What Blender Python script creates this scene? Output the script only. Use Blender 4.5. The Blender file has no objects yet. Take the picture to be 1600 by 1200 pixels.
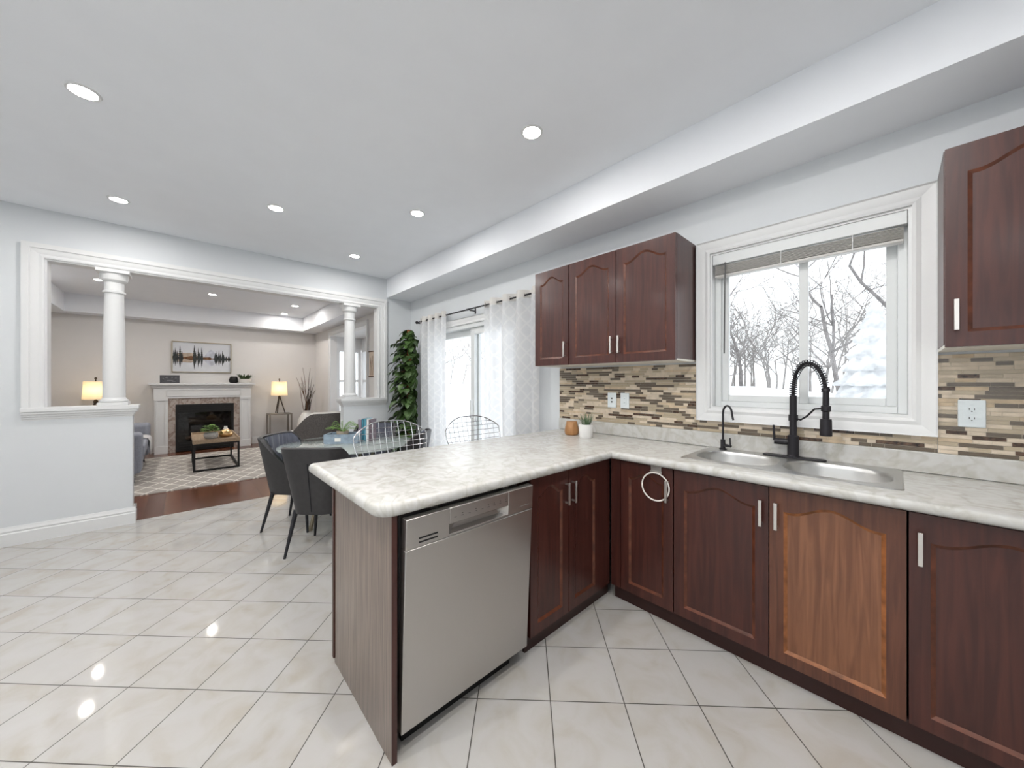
import bpy, bmesh, math, random
from mathutils import Vector, Matrix
R = math.radians
PI = math.pi
random.seed(7)
SC = bpy.context.scene
COL = SC.collection

# ------------------------------------------------------------------ camera, world, exposure
YAW = R(47.058)
cam_d = bpy.data.cameras.new('camera')
cam_d.sensor_width = 36.0
cam_d.lens = 36.0 * 554.62 / 1600.0
cam_d.shift_y = -2.3 / 1600.0
cam_d.clip_start = 0.02
cam_d.clip_end = 300
cam = bpy.data.objects.new('camera', cam_d)
cam.location = (0, 0, 1.35)
cam.rotation_euler = (R(90), 0, YAW)
COL.objects.link(cam)
SC.camera = cam

SC.view_settings.view_transform = 'Standard'
SC.view_settings.look = 'None'
SC.view_settings.gamma = 1.0
SC.view_settings.use_curve_mapping = False
SC.view_settings.exposure = 0.50

world = bpy.data.worlds.new('overcast_sky')
SC.world = world
world.use_nodes = True
wn = world.node_tree
bg = wn.nodes['Background']
bg.inputs['Color'].default_value = (0.93, 0.96, 1.0, 1)
bg.inputs['Strength'].default_value = 1.6

POT_W = 5.2       # watts of each kitchen ceiling light
POT_W_LIV = 7.0   # watts of each living room ceiling light
POT_COL = (1.0, 0.98, 0.96)
POT_COL_LIV = (1.0, 0.955, 0.905)


def sky_portal(name, loc, sx, sy, tilt=-90):
    """guides the renderer's sampling of the sky through an opening; gives off no light of its own"""
    d = bpy.data.lights.new(name, 'AREA')
    d.shape = 'RECTANGLE'
    d.size = sx
    d.size_y = sy
    d.cycles.is_portal = True
    o = bpy.data.objects.new(name, d)
    o.location = loc
    o.rotation_euler = (R(tilt), 0, 0)
    COL.objects.link(o)
    return o


# daylight coming through the openings in the right-hand wall and the added unseen window behind the camera
sky_portal('daylight_kitchen_window', (-0.38, 2.72, 1.68), 0.9, 1.05)
sky_portal('daylight_patio_door', (-3.5, 2.72, 1.05), 1.75, 2.0)
sky_portal('daylight_bay_window', (-7.4, 3.05, 1.5), 2.0, 1.7)
sky_portal('daylight_added_window', (-0.3, -2.84, 1.45), 3.0, 1.6, 90)


# ------------------------------------------------------------------ mesh helpers
class MB:
    def __init__(s):
        s.v = []; s.f = []; s.mi = []; s.cur = 0

    def mat(s, i):
        s.cur = i
        return s

    def add(s, vs, fs):
        b = len(s.v)
        s.v += [tuple(p) for p in vs]
        for f in fs:
            s.f.append([b + i for i in f])
            s.mi.append(s.cur)
        return s

    def box(s, x0, x1, y0, y1, z0, z1):
        if x0 > x1: x0, x1 = x1, x0
        if y0 > y1: y0, y1 = y1, y0
        if z0 > z1: z0, z1 = z1, z0
        return s.add([(x0, y0, z0), (x1, y0, z0), (x1, y1, z0), (x0, y1, z0),
                      (x0, y0, z1), (x1, y0, z1), (x1, y1, z1), (x0, y1, z1)],
                     [(0, 3, 2, 1), (4, 5, 6, 7), (0, 1, 5, 4), (1, 2, 6, 5), (2, 3, 7, 6), (3, 0, 4, 7)])

    def obox(s, c, ax, ay, az):
        """oriented box: centre and three half-axis vectors"""
        c = Vector(c); ax = Vector(ax); ay = Vector(ay); az = Vector(az)
        vs = [c + sx * ax + sy * ay + sz * az for sz in (-1, 1) for sx, sy in ((-1, -1), (1, -1), (1, 1), (-1, 1))]
        return s.add(vs, [(0, 3, 2, 1), (4, 5, 6, 7), (0, 1, 5, 4), (1, 2, 6, 5), (2, 3, 7, 6), (3, 0, 4, 7)])

    def tube(s, pts, r, n=8, closed=False, cap=True):
        pts = [Vector(p) for p in pts]
        m = len(pts)
        rs = r if isinstance(r, (list, tuple)) else [r] * m
        vs = []
        t0 = (pts[1] - pts[0]).normalized()
        up = Vector((0, 0, 1)) if abs(t0.z) < 0.9 else Vector((1, 0, 0))
        nrm = (up - up.dot(t0) * t0).normalized()
        for i in range(m):
            if closed:
                t = (pts[(i + 1) % m] - pts[i - 1])
            else:
                t = pts[min(i + 1, m - 1)] - pts[max(i - 1, 0)]
            if t.length < 1e-9: t = t0
            t.normalize()
            nrm = nrm - nrm.dot(t) * t
            if nrm.length < 1e-6:
                nrm = t.orthogonal()
            nrm.normalize()
            bi = t.cross(nrm)
            for k in range(n):
                a = 2 * PI * k / n
                vs.append(pts[i] + rs[i] * (math.cos(a) * nrm + math.sin(a) * bi))
        fs = []
        rng = m if closed else m - 1
        for i in range(rng):
            j = (i + 1) % m
            for k in range(n):
                l = (k + 1) % n
                fs.append((i * n + k, i * n + l, j * n + l, j * n + k))
        if cap and not closed:
            fs.append(tuple(range(n - 1, -1, -1)))
            fs.append(tuple((m - 1) * n + k for k in range(n)))
        return s.add(vs, fs)

    def lathe(s, prof, n=24, c=(0, 0), sx=1.0, sy=1.0):
        vs = []; fs = []
        for r, z in prof:
            for k in range(n):
                a = 2 * PI * k / n
                vs.append((c[0] + sx * r * math.cos(a), c[1] + sy * r * math.sin(a), z))
        for i in range(len(prof) - 1):
            for k in range(n):
                l = (k + 1) % n
                fs.append((i * n + k, i * n + l, (i + 1) * n + l, (i + 1) * n + k))
        if prof[0][0] > 1e-5: fs.append(tuple(range(n - 1, -1, -1)))
        if prof[-1][0] > 1e-5: fs.append(tuple((len(prof) - 1) * n + k for k in range(n)))
        return s.add(vs, fs)

    def grid(s, P):
        """P[i][j] of points"""
        m = len(P); n = len(P[0])
        vs = [p for row in P for p in row]
        fs = [(i * n + j, i * n + j + 1, (i + 1) * n + j + 1, (i + 1) * n + j) for i in range(m - 1) for j in range(n - 1)]
        return s.add(vs, fs)

    def poly(s, pts):
        return s.add(pts, [tuple(range(len(pts)))])

    def prism(s, pts, d):
        """extrude the polygon pts along vector d"""
        n = len(pts)
        d = Vector(d)
        vs = [Vector(p) for p in pts] + [Vector(p) + d for p in pts]
        fs = [tuple(range(n - 1, -1, -1)), tuple(range(n, 2 * n))]
        fs += [(i, (i + 1) % n, n + (i + 1) % n, n + i) for i in range(n)]
        return s.add(vs, fs)

    def build(s, name, mats, parent=None, bevel=0, seg=2, ang=40, loc=None, rot=None, fixn=True, smooth=True):
        me = bpy.data.meshes.new(name)
        me.from_pydata(s.v, [], s.f)
        if not isinstance(mats, (list, tuple)): mats = [mats]
        for m in mats: me.materials.append(m)
        me.polygons.foreach_set('material_index', s.mi)
        if fixn:
            bm = bmesh.new(); bm.from_mesh(me)
            bmesh.ops.recalc_face_normals(bm, faces=bm.faces)
            bm.to_mesh(me); bm.free()
        if smooth:
            me.polygons.foreach_set('use_smooth', [True] * len(me.polygons))
            me.set_sharp_from_angle(angle=R(ang))
        me.update()
        o = bpy.data.objects.new(name, me)
        COL.objects.link(o)
        if parent is not None: o.parent = parent
        if loc is not None: o.location = loc
        if rot is not None: o.rotation_euler = rot
        if bevel:
            b = o.modifiers.new('bevel', 'BEVEL')
            b.width = bevel; b.segments = seg; b.limit_method = 'ANGLE'; b.angle_limit = R(35)
        return o


def tag(o, label, cat, group=None):
    o['label'] = label; o['category'] = cat
    if group: o['group'] = group
    return o


def thing(name, label, cat, loc=(0, 0, 0), rz=0, group=None):
    o = bpy.data.objects.new(name, None)
    o.empty_display_size = 0.1
    o.location = loc; o.rotation_euler = (0, 0, rz)
    COL.objects.link(o)
    return tag(o, label, cat, group)


def struct(o):
    o['kind'] = 'structure'
    return o


def copy_tree(o, parent=None):
    c = o.copy(); COL.objects.link(c)
    if parent is not None: c.parent = parent
    for ch in list(o.children): copy_tree(ch, c)
    return c


def arc(c, r, a0, a1, n, plane='xz', y=0):
    out = []
    for i in range(n + 1):
        a = R(a0 + (a1 - a0) * i / n)
        u, w = r * math.cos(a), r * math.sin(a)
        out.append((c[0] + u, y, c[1] + w) if plane == 'xz' else (c[0] + u, c[1] + w))
    return out


# ------------------------------------------------------------------ materials
def nodes_of(name):
    m = bpy.data.materials.new(name)
    m.use_nodes = True
    nt = m.node_tree
    return m, nt, nt.nodes['Principled BSDF']


def N(nt, t, **kw):
    n = nt.nodes.new(t)
    for k, v in kw.items():
        if k.startswith('i_'):
            key = k[2:]
            n.inputs[int(key) if key.isdigit() else key.replace('_', ' ')].default_value = v
        else:
            setattr(n, k, v)
    return n


def L(nt, a, b): nt.links.new(a, b)


def ramp(nt, fac, stops):
    r = nt.nodes.new('ShaderNodeValToRGB')
    e = r.color_ramp.elements
    while len(e) > 1: e.remove(e[-1])
    e[0].position = stops[0][0]; e[0].color = (*stops[0][1], 1)
    for p, c in stops[1:]:
        x = e.new(p); x.color = (*c, 1)
    L(nt, fac, r.inputs['Fac'])
    return r.outputs['Color']


def coords(nt, scale=(1, 1, 1), rot=(0, 0, 0), loc=(0, 0, 0), src='Object'):
    tc = nt.nodes.new('ShaderNodeTexCoord')
    mp = N(nt, 'ShaderNodeMapping')
    mp.inputs['Scale'].default_value = scale
    mp.inputs['Rotation'].default_value = rot
    mp.inputs['Location'].default_value = loc
    L(nt, tc.outputs[src], mp.inputs['Vector'])
    return mp.outputs['Vector']


def world_pos(nt, scale=(1, 1, 1), rot=(0, 0, 0), loc=(0, 0, 0)):
    g = nt.nodes.new('ShaderNodeNewGeometry')
    mp = N(nt, 'ShaderNodeMapping')
    mp.inputs['Scale'].default_value = scale
    mp.inputs['Rotation'].default_value = rot
    mp.inputs['Location'].default_value = loc
    L(nt, g.outputs['Position'], mp.inputs['Vector'])
    return mp.outputs['Vector']


def bump(nt, bsdf, height, strength=0.2, dist=0.002):
    b = N(nt, 'ShaderNodeBump')
    b.inputs['Strength'].default_value = strength
    b.inputs['Distance'].default_value = dist
    L(nt, height, b.inputs['Height'])
    L(nt, b.outputs['Normal'], bsdf.inputs['Normal'])


def simple(name, col, rough=0.5, metal=0.0, coat=0.0, noise=0.0, nscale=30, bumpy=0.0, spec=0.5, trans=0.0, ior=1.45, sheen=0.0):
    m, nt, b = nodes_of(name)
    b.inputs['Base Color'].default_value = (*col, 1)
    b.inputs['Roughness'].default_value = rough
    b.inputs['Metallic'].default_value = metal
    b.inputs['Coat Weight'].default_value = coat
    b.inputs['Coat Roughness'].default_value = 0.12
    b.inputs['Specular IOR Level'].default_value = spec
    b.inputs['Transmission Weight'].default_value = trans
    b.inputs['IOR'].default_value = ior
    b.inputs['Sheen Weight'].default_value = sheen
    if noise or bumpy:
        v = coords(nt)
        nz = N(nt, 'ShaderNodeTexNoise'); nz.inputs['Scale'].default_value = nscale; nz.inputs['Detail'].default_value = 4
        L(nt, v, nz.inputs['Vector'])
        if noise:
            c0 = tuple(max(0, c * (1 - noise)) for c in col); c1 = tuple(min(1, c * (1 + noise)) for c in col)
            L(nt, ramp(nt, nz.outputs['Fac'], [(0.3, c0), (0.7, c1)]), b.inputs['Base Color'])
        if bumpy:
            bump(nt, b, nz.outputs['Fac'], bumpy, 0.003)
    return m


def emit(name, col, strength):
    m, nt, b = nodes_of(name)
    b.inputs['Base Color'].default_value = (*col, 1)
    b.inputs['Emission Color'].default_value = (*col, 1)
    b.inputs['Emission Strength'].default_value = strength
    return m


M = {}
M['wall'] = simple('white_wall_paint', (0.69, 0.715, 0.735), 0.55, noise=0.012, nscale=3)
M['wall_warm'] = simple('warm_white_wall_paint', (0.74, 0.725, 0.71), 0.55, noise=0.012, nscale=3)
M['ceil'] = simple('white_ceiling_paint', (0.87, 0.89, 0.925), 0.7, noise=0.01, nscale=5)
M['trim'] = simple('white_gloss_trim', (0.755, 0.76, 0.76), 0.35)
M['vinyl'] = simple('white_vinyl', (0.73, 0.75, 0.75), 0.35)
M['nickel'] = simple('brushed_nickel', (0.72, 0.69, 0.65), 0.32, 1.0)
M['steel'] = simple('sink_steel', (0.60, 0.595, 0.58), 0.34, 1.0)
M['black'] = simple('matte_black_metal', (0.022, 0.02, 0.024), 0.42, 0.3)
M['frame_black'] = simple('black_iron', (0.02, 0.02, 0.02), 0.5, 0.4)
M['chrome'] = simple('chrome_wire', (0.72, 0.72, 0.72), 0.18, 1.0)
M['plate'] = simple('outlet_plastic', (0.80, 0.86, 0.88), 0.35)
M['dark'] = simple('black_hole', (0.01, 0.01, 0.01), 0.6)
M['glass'] = None


def glass_mat(name, tint=(1, 1, 1), sheen_mix=0.0):
    m = bpy.data.materials.new(name); m.use_nodes = True
    nt = m.node_tree; nt.nodes.clear()
    out = nt.nodes.new('ShaderNodeOutputMaterial')
    tr = nt.nodes.new('ShaderNodeBsdfTransparent'); tr.inputs['Color'].default_value = (*tint, 1)
    gl = nt.nodes.new('ShaderNodeBsdfGlossy'); gl.inputs['Roughness'].default_value = 0.02
    fr = nt.nodes.new('ShaderNodeFresnel')
    ge = nt.nodes.new('ShaderNodeNewGeometry')          # thin pane: the same reflectance on both faces
    mr = N(nt, 'ShaderNodeMapRange'); mr.inputs['To Min'].default_value = 1.45; mr.inputs['To Max'].default_value = 1 / 1.45
    L(nt, ge.outputs['Backfacing'], mr.inputs['Value']); L(nt, mr.outputs[0], fr.inputs['IOR'])
    mx = nt.nodes.new('ShaderNodeMixShader')
    body = tr.outputs[0]
    if sheen_mix:                                             # pale diffuse share paints whitish reflections into the clear glass
        df = nt.nodes.new('ShaderNodeBsdfDiffuse'); df.inputs['Color'].default_value = (0.62, 0.66, 0.64, 1)
        m0 = nt.nodes.new('ShaderNodeMixShader'); m0.inputs[0].default_value = sheen_mix
        L(nt, tr.outputs[0], m0.inputs[1]); L(nt, df.outputs[0], m0.inputs[2]); body = m0.outputs[0]
    L(nt, fr.outputs['Fac'], mx.inputs['Fac']); L(nt, body, mx.inputs[1]); L(nt, gl.outputs[0], mx.inputs[2])
    L(nt, mx.outputs[0], out.inputs['Surface'])
    return m


M['glass'] = glass_mat('window_glass', (0.97, 0.98, 0.98))
M['fire_glass'] = glass_mat('firebox_glass', (0.75, 0.75, 0.75))
M['table_glass'] = glass_mat('table_glass', (0.80, 0.90, 0.88), sheen_mix=0.45)


def tile_floor():
    m, nt, b = nodes_of('cream_floor_tile')
    T = 0.3105
    g = nt.nodes.new('ShaderNodeNewGeometry')
    sep = nt.nodes.new('ShaderNodeSeparateXYZ'); L(nt, g.outputs['Position'], sep.inputs[0])

    def math_(op, a, c=None):
        n = N(nt, 'ShaderNodeMath', operation=op)
        for i, x in enumerate((a, c)):
            if x is None: continue
            if isinstance(x, (int, float)): n.inputs[i].default_value = x
            else: L(nt, x, n.inputs[i])
        return n.outputs[0]
    x, y = sep.outputs['X'], sep.outputs['Y']
    k = 1 / math.sqrt(2) / T
    a = math_('ADD', math_('MULTIPLY', math_('ADD', x, y), k), 40 - 0.419 / T)
    c = math_('ADD', math_('MULTIPLY', math_('SUBTRACT', y, x), k), 40 - 1.510 / T)

    def edge(t):
        fr = math_('FRACT', t)
        return math_('MINIMUM', fr, math_('SUBTRACT', 1.0, fr))
    e = math_('MINIMUM', edge(a), edge(c))
    grout = math_('LESS_THAN', e, 0.0068)
    comb = nt.nodes.new('ShaderNodeCombineXYZ')
    L(nt, math_('FLOOR', a), comb.inputs[0]); L(nt, math_('FLOOR', c), comb.inputs[1])
    wn_ = N(nt, 'ShaderNodeTexWhiteNoise', noise_dimensions='2D'); L(nt, comb.outputs[0], wn_.inputs['Vector'])
    # per-tile shifted marbling
    sc = N(nt, 'ShaderNodeVectorMath', operation='SCALE'); L(nt, wn_.outputs['Color'], sc.inputs[0]); sc.inputs['Scale'].default_value = 30
    ad = N(nt, 'ShaderNodeVectorMath', operation='ADD'); L(nt, g.outputs['Position'], ad.inputs[0]); L(nt, sc.outputs[0], ad.inputs[1])
    n1 = N(nt, 'ShaderNodeTexNoise'); n1.inputs['Scale'].default_value = 6; n1.inputs['Detail'].default_value = 6; n1.inputs['Distortion'].default_value = 0.9
    L(nt, ad.outputs[0], n1.inputs['Vector'])
    col = ramp(nt, n1.outputs['Fac'], [(0.24, (0.44, 0.405, 0.35)), (0.42, (0.48, 0.46, 0.425)), (0.55, (0.50, 0.487, 0.465)), (0.75, (0.51, 0.50, 0.485))])
    mx = N(nt, 'ShaderNodeMix', data_type='RGBA')
    L(nt, grout, mx.inputs['Factor']); L(nt, col, mx.inputs['A']); mx.inputs['B'].default_value = (0.075, 0.068, 0.058, 1)
    L(nt, mx.outputs['Result'], b.inputs['Base Color'])
    rg = math_('ADD', math_('MULTIPLY', grout, 0.5), 0.04)
    L(nt, rg, b.inputs['Roughness'])
    bump(nt, b, math_('SUBTRACT', 1.0, grout), 0.3, 0.001)
    return m


def wood_floor():
    m, nt, b = nodes_of('dark_wood_planks')
    v = world_pos(nt)
    br = N(nt, 'ShaderNodeTexBrick'); br.offset = 0.37
    br.inputs['Color1'].default_value = (0.115, 0.036, 0.018, 1); br.inputs['Color2'].default_value = (0.20, 0.075, 0.036, 1)
    br.inputs['Mortar'].default_value = (0.02, 0.008, 0.005, 1)
    br.inputs['Scale'].default_value = 1; br.inputs['Mortar Size'].default_value = 0.0022
    br.inputs['Brick Width'].default_value = 1.1; br.inputs['Row Height'].default_value = 0.14
    L(nt, v, br.inputs['Vector'])
    v2 = world_pos(nt, (2, 40, 1))
    nz = N(nt, 'ShaderNodeTexNoise'); nz.inputs['Scale'].default_value = 2; nz.inputs['Detail'].default_value = 5
    L(nt, v2, nz.inputs['Vector'])
    mx = N(nt, 'ShaderNodeMix', data_type='RGBA', blend_type='MULTIPLY'); mx.inputs['Factor'].default_value = 0.6
    L(nt, br.outputs['Color'], mx.inputs['A']); L(nt, ramp(nt, nz.outputs['Fac'], [(0.3, (0.6, 0.55, 0.5)), (0.7, (1.15, 1.15, 1.15))]), mx.inputs['B'])
    L(nt, mx.outputs['Result'], b.inputs['Base Color'])
    b.inputs['Roughness'].default_value = 0.2
    return m


def wood(name, dark, light, rough=0.3, coat=0.4, grain=(26, 26, 1.6), strength=0.12):
    """vertical grain along object z"""
    m, nt, b = nodes_of(name)
    v = coords(nt, grain)
    n1 = N(nt, 'ShaderNodeTexNoise'); n1.inputs['Scale'].default_value = 1.6; n1.inputs['Detail'].default_value = 7; n1.inputs['Distortion'].default_value = 0.8
    L(nt, v, n1.inputs['Vector'])
    v2 = coords(nt, (2.2, 2.2, 1.4))
    n2 = N(nt, 'ShaderNodeTexNoise'); n2.inputs['Scale'].default_value = 2; n2.inputs['Detail'].default_value = 2
    L(nt, v2, n2.inputs['Vector'])
    c1 = ramp(nt, n1.outputs['Fac'], [(0.35, dark), (0.65, light)])
    mx = N(nt, 'ShaderNodeMix', data_type='RGBA', blend_type='MULTIPLY'); mx.inputs['Factor'].default_value = 0.5
    L(nt, c1, mx.inputs['A']); L(nt, ramp(nt, n2.outputs['Fac'], [(0.3, (0.82, 0.80, 0.78)), (0.7, (1.12, 1.10, 1.08))]), mx.inputs['B'])
    L(nt, mx.outputs['Result'], b.inputs['Base Color'])
    b.inputs['Roughness'].default_value = rough
    b.inputs['Coat Weight'].default_value = coat
    b.inputs['Coat Roughness'].default_value = 0.17
    bump(nt, b, n1.outputs['Fac'], strength, 0.001)
    return m


M['tile'] = tile_floor()
M['planks'] = wood_floor()
M['cherry'] = wood('cherry_stained_oak', (0.044, 0.0100, 0.0070), (0.074, 0.019, 0.0125), 0.40, 0.22)
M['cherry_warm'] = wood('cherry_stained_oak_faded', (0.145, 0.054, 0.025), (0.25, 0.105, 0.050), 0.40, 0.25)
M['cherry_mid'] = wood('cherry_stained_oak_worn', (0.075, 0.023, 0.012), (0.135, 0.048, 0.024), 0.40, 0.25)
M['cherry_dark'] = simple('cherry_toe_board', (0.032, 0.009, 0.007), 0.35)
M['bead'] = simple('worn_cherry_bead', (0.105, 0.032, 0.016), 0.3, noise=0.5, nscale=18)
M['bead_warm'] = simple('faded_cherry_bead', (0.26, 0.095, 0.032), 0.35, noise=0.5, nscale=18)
M['endpanel'] = wood('peninsula_veneer', (0.11, 0.073, 0.056), (0.215, 0.155, 0.122), 0.34, 0.5, (70, 70, 2.2), 0.25)
M['carcass'] = simple('cabinet_carcass', (0.50, 0.44, 0.36), 0.5)
M['underside'] = simple('pale_melamine', (0.74, 0.70, 0.62), 0.5)


def marble(name, base, vein, scale=3.0):
    m, nt, b = nodes_of(name)
    v = coords(nt)
    n1 = N(nt, 'ShaderNodeTexNoise'); n1.inputs['Scale'].default_value = scale; n1.inputs['Detail'].default_value = 8; n1.inputs['Distortion'].default_value = 0.9
    L(nt, v, n1.inputs['Vector'])
    n2 = N(nt, 'ShaderNodeTexNoise'); n2.inputs['Scale'].default_value = scale * 4; n2.inputs['Detail'].default_value = 6
    L(nt, v, n2.inputs['Vector'])
    c = ramp(nt, n1.outputs['Fac'], [(0.25, tuple(x * 0.93 for x in base)), (0.42, base), (0.505, vein), (0.56, base), (0.75, tuple(x * 0.94 for x in base))])
    mx = N(nt, 'ShaderNodeMix', data_type='RGBA', blend_type='MULTIPLY'); mx.inputs['Factor'].default_value = 0.6
    L(nt, c, mx.inputs['A']); L(nt, ramp(nt, n2.outputs['Fac'], [(0.36, (0.84, 0.82, 0.77)), (0.56, (1.0, 1.0, 1.0))]), mx.inputs['B'])
    L(nt, mx.outputs['Result'], b.inputs['Base Color'])
    b.inputs['Roughness'].default_value = 0.24
    b.inputs['Specular IOR Level'].default_value = 0.35
    return m


M['counter'] = marble('cream_marble_laminate', (0.595, 0.59, 0.57), (0.50, 0.49, 0.455), 6.5)
M['fire_marble'] = marble('brown_marble', (0.46, 0.40, 0.36), (0.28, 0.21, 0.18), 9)


def brushed(name, col, rough):
    m, nt, b = nodes_of(name)
    b.inputs['Base Color'].default_value = (*col, 1)
    b.inputs['Metallic'].default_value = 1.0
    v = coords(nt, (300, 300, 2))
    nz = N(nt, 'ShaderNodeTexNoise'); nz.inputs['Scale'].default_value = 1; nz.inputs['Detail'].default_value = 2
    L(nt, v, nz.inputs['Vector'])
    mr = N(nt, 'ShaderNodeMapRange'); mr.inputs['To Min'].default_value = rough - 0.06; mr.inputs['To Max'].default_value = rough + 0.06
    L(nt, nz.outputs['Fac'], mr.inputs['Value']); L(nt, mr.outputs[0], b.inputs['Roughness'])
    return m


M['stainless'] = brushed('brushed_stainless', (0.53, 0.51, 0.49), 0.34)


def curtain_mat():
    m = bpy.data.materials.new('sheer_white_fabric'); m.use_nodes = True
    nt = m.node_tree; nt.nodes.clear()
    out = nt.nodes.new('ShaderNodeOutputMaterial')
    d = nt.nodes.new('ShaderNodeBsdfDiffuse'); t = nt.nodes.new('ShaderNodeBsdfTranslucent'); tr = nt.nodes.new('ShaderNodeBsdfTransparent')
    uv = nt.nodes.new('ShaderNodeTexCoord')
    mp = N(nt, 'ShaderNodeMapping'); mp.inputs['Scale'].default_value = (1, 1, 1)
    L(nt, uv.outputs['Object'], mp.inputs['Vector'])
    sep = nt.nodes.new('ShaderNodeSeparateXYZ'); L(nt, mp.outputs[0], sep.inputs[0])

    def mth(op, a, c):
        n = N(nt, 'ShaderNodeMath', operation=op)
        for i, x in enumerate((a, c)):
            if isinstance(x, (int, float)): n.inputs[i].default_value = x
            else: L(nt, x, n.inputs[i])
        return n.outputs[0]
    s1 = mth('PINGPONG', mth('ADD', mth('MULTIPLY', sep.outputs['X'], 11.0), mth('MULTIPLY', sep.outputs['Z'], 7.0)), 0.5)
    s2 = mth('PINGPONG', mth('SUBTRACT', mth('MULTIPLY', sep.outputs['X'], 11.0), mth('MULTIPLY', sep.outputs['Z'], 7.0)), 0.5)
    ln = mth('LESS_THAN', mth('MINIMUM', s1, s2), 0.09)
    c = N(nt, 'ShaderNodeMix', data_type='RGBA'); L(nt, ln, c.inputs['Factor'])
    c.inputs['A'].default_value = (0.86, 0.865, 0.875, 1); c.inputs['B'].default_value = (0.90, 0.90, 0.90, 1)
    L(nt, c.outputs['Result'], d.inputs['Color']); L(nt, c.outputs['Result'], t.inputs['Color'])
    m1 = nt.nodes.new('ShaderNodeMixShader'); m1.inputs[0].default_value = 0.55
    L(nt, d.outputs[0], m1.inputs[1]); L(nt, t.outputs[0], m1.inputs[2])
    m2 = nt.nodes.new('ShaderNodeMixShader')
    L(nt, mth('SUBTRACT', 0.10, mth('MULTIPLY', ln, 0.03)), m2.inputs[0])
    L(nt, m1.outputs[0], m2.inputs[1]); L(nt, tr.outputs[0], m2.inputs[2])
    L(nt, m2.outputs[0], out.inputs['Surface'])
    return m


M['curtain'] = curtain_mat()
M['curtain_top'] = simple('curtain_header_fabric', (0.66, 0.64, 0.61), 0.8)


def rug_mat():
    m, nt, b = nodes_of('trellis_rug')
    g = nt.nodes.new('ShaderNodeNewGeometry')
    sep = nt.nodes.new('ShaderNodeSeparateXYZ'); L(nt, g.outputs['Position'], sep.inputs[0])

    def mth(op, a, c):
        n = N(nt, 'ShaderNodeMath', operation=op)
        for i, x in enumerate((a, c)):
            if isinstance(x, (int, float)): n.inputs[i].default_value = x
            else: L(nt, x, n.inputs[i])
        return n.outputs[0]
    k = 4.6
    a = mth('PINGPONG', mth('ADD', mth('MULTIPLY', sep.outputs['X'], k * 0.62), mth('MULTIPLY', sep.outputs['Y'], k)), 0.5)
    c = mth('PINGPONG', mth('SUBTRACT', mth('MULTIPLY', sep.outputs['X'], k * 0.62), mth('MULTIPLY', sep.outputs['Y'], k)), 0.5)
    ln = mth('LESS_THAN', mth('MINIMUM', a, c), 0.055)
    mx = N(nt, 'ShaderNodeMix', data_type='RGBA'); L(nt, ln, mx.inputs['Factor'])
    mx.inputs['A'].default_value = (0.42, 0.385, 0.35, 1); mx.inputs['B'].default_value = (0.80, 0.77, 0.71, 1)
    L(nt, mx.outputs['Result'], b.inputs['Base Color'])
    b.inputs['Roughness'].default_value = 0.95
    nz = N(nt, 'ShaderNodeTexNoise'); nz.inputs['Scale'].default_value = 180
    L(nt, g.outputs['Position'], nz.inputs['Vector']); bump(nt, b, nz.outputs['Fac'], 0.5, 0.004)
    return m


M['rug'] = rug_mat()
M['leaf'] = simple('green_leaf', (0.050, 0.095, 0.026), 0.4, noise=0.65, nscale=9)
M['leaf_light'] = simple('light_green_leaf', (0.20, 0.36, 0.08), 0.45, noise=0.4, nscale=14)
M['leaf_blue'] = simple('grey_green_leaf', (0.10, 0.16, 0.08), 0.5, noise=0.35, nscale=20)
M['stem'] = simple('brown_stem', (0.11, 0.055, 0.028), 0.7)
M['coir'] = simple('coir_pole', (0.30, 0.10, 0.04), 0.95, noise=0.5, nscale=60, bumpy=0.8)
M['soil'] = simple('potting_soil', (0.03, 0.02, 0.015), 0.9)
M['white_ceramic'] = simple('white_ceramic', (0.82, 0.80, 0.76), 0.35)
M['concrete'] = simple('grey_concrete', (0.42, 0.42, 0.41), 0.7, noise=0.2, nscale=40)
M['tan_wood'] = wood('turned_tan_wood', (0.33, 0.155, 0.055), (0.46, 0.24, 0.10), 0.45, 0.0, (18, 18, 3), 0.05)
M['char'] = simple('charcoal_leather', (0.036, 0.034, 0.035), 0.48, noise=0.12, nscale=30, bumpy=0.05)
M['navy'] = simple('slate_blue_velvet', (0.085, 0.092, 0.125), 0.45, sheen=0.4, noise=0.15, nscale=20)
M['leg_black'] = simple('black_leg', (0.018, 0.018, 0.022), 0.35)
M['tweed'] = simple('charcoal_tweed', (0.11, 0.10, 0.095), 0.95, noise=0.6, nscale=160, bumpy=0.4)
M['cream_fabric'] = simple('cream_fabric', (0.74, 0.72, 0.68), 0.9, bumpy=0.1, nscale=90)
M['sofa'] = simple('grey_blue_sofa_fabric', (0.27, 0.285, 0.33), 0.9, noise=0.1, nscale=80, bumpy=0.2)
M['throw'] = simple('pale_grey_throw', (0.56, 0.555, 0.56), 0.95, bumpy=0.3, nscale=90)
M['gold'] = simple('satin_gold', (0.72, 0.48, 0.24), 0.28, 1.0)
M['bronze'] = simple('pale_bronze', (0.36, 0.31, 0.22), 0.35, 0.9)
M['oak_grey'] = wood('weathered_oak', (0.30, 0.215, 0.14), (0.42, 0.315, 0.215), 0.55, 0.0, (3, 26, 26), 0.05)
M['snow'] = simple('snow', (0.93, 0.94, 0.96), 0.8)
M['bark'] = simple('hazed_bark', (0.21, 0.195, 0.19), 0.9, noise=0.3, nscale=10)  # bark colour lightened to imitate the outdoor haze
M['bark_far'] = simple('distant_hazed_bark', (0.25, 0.235, 0.225), 0.9, noise=0.2, nscale=10)  # background bark, haze put into its colour too
M['bulb'] = emit('led_diffuser', (1.0, 0.98, 0.94), 9.0)
M['shade'] = None


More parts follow.
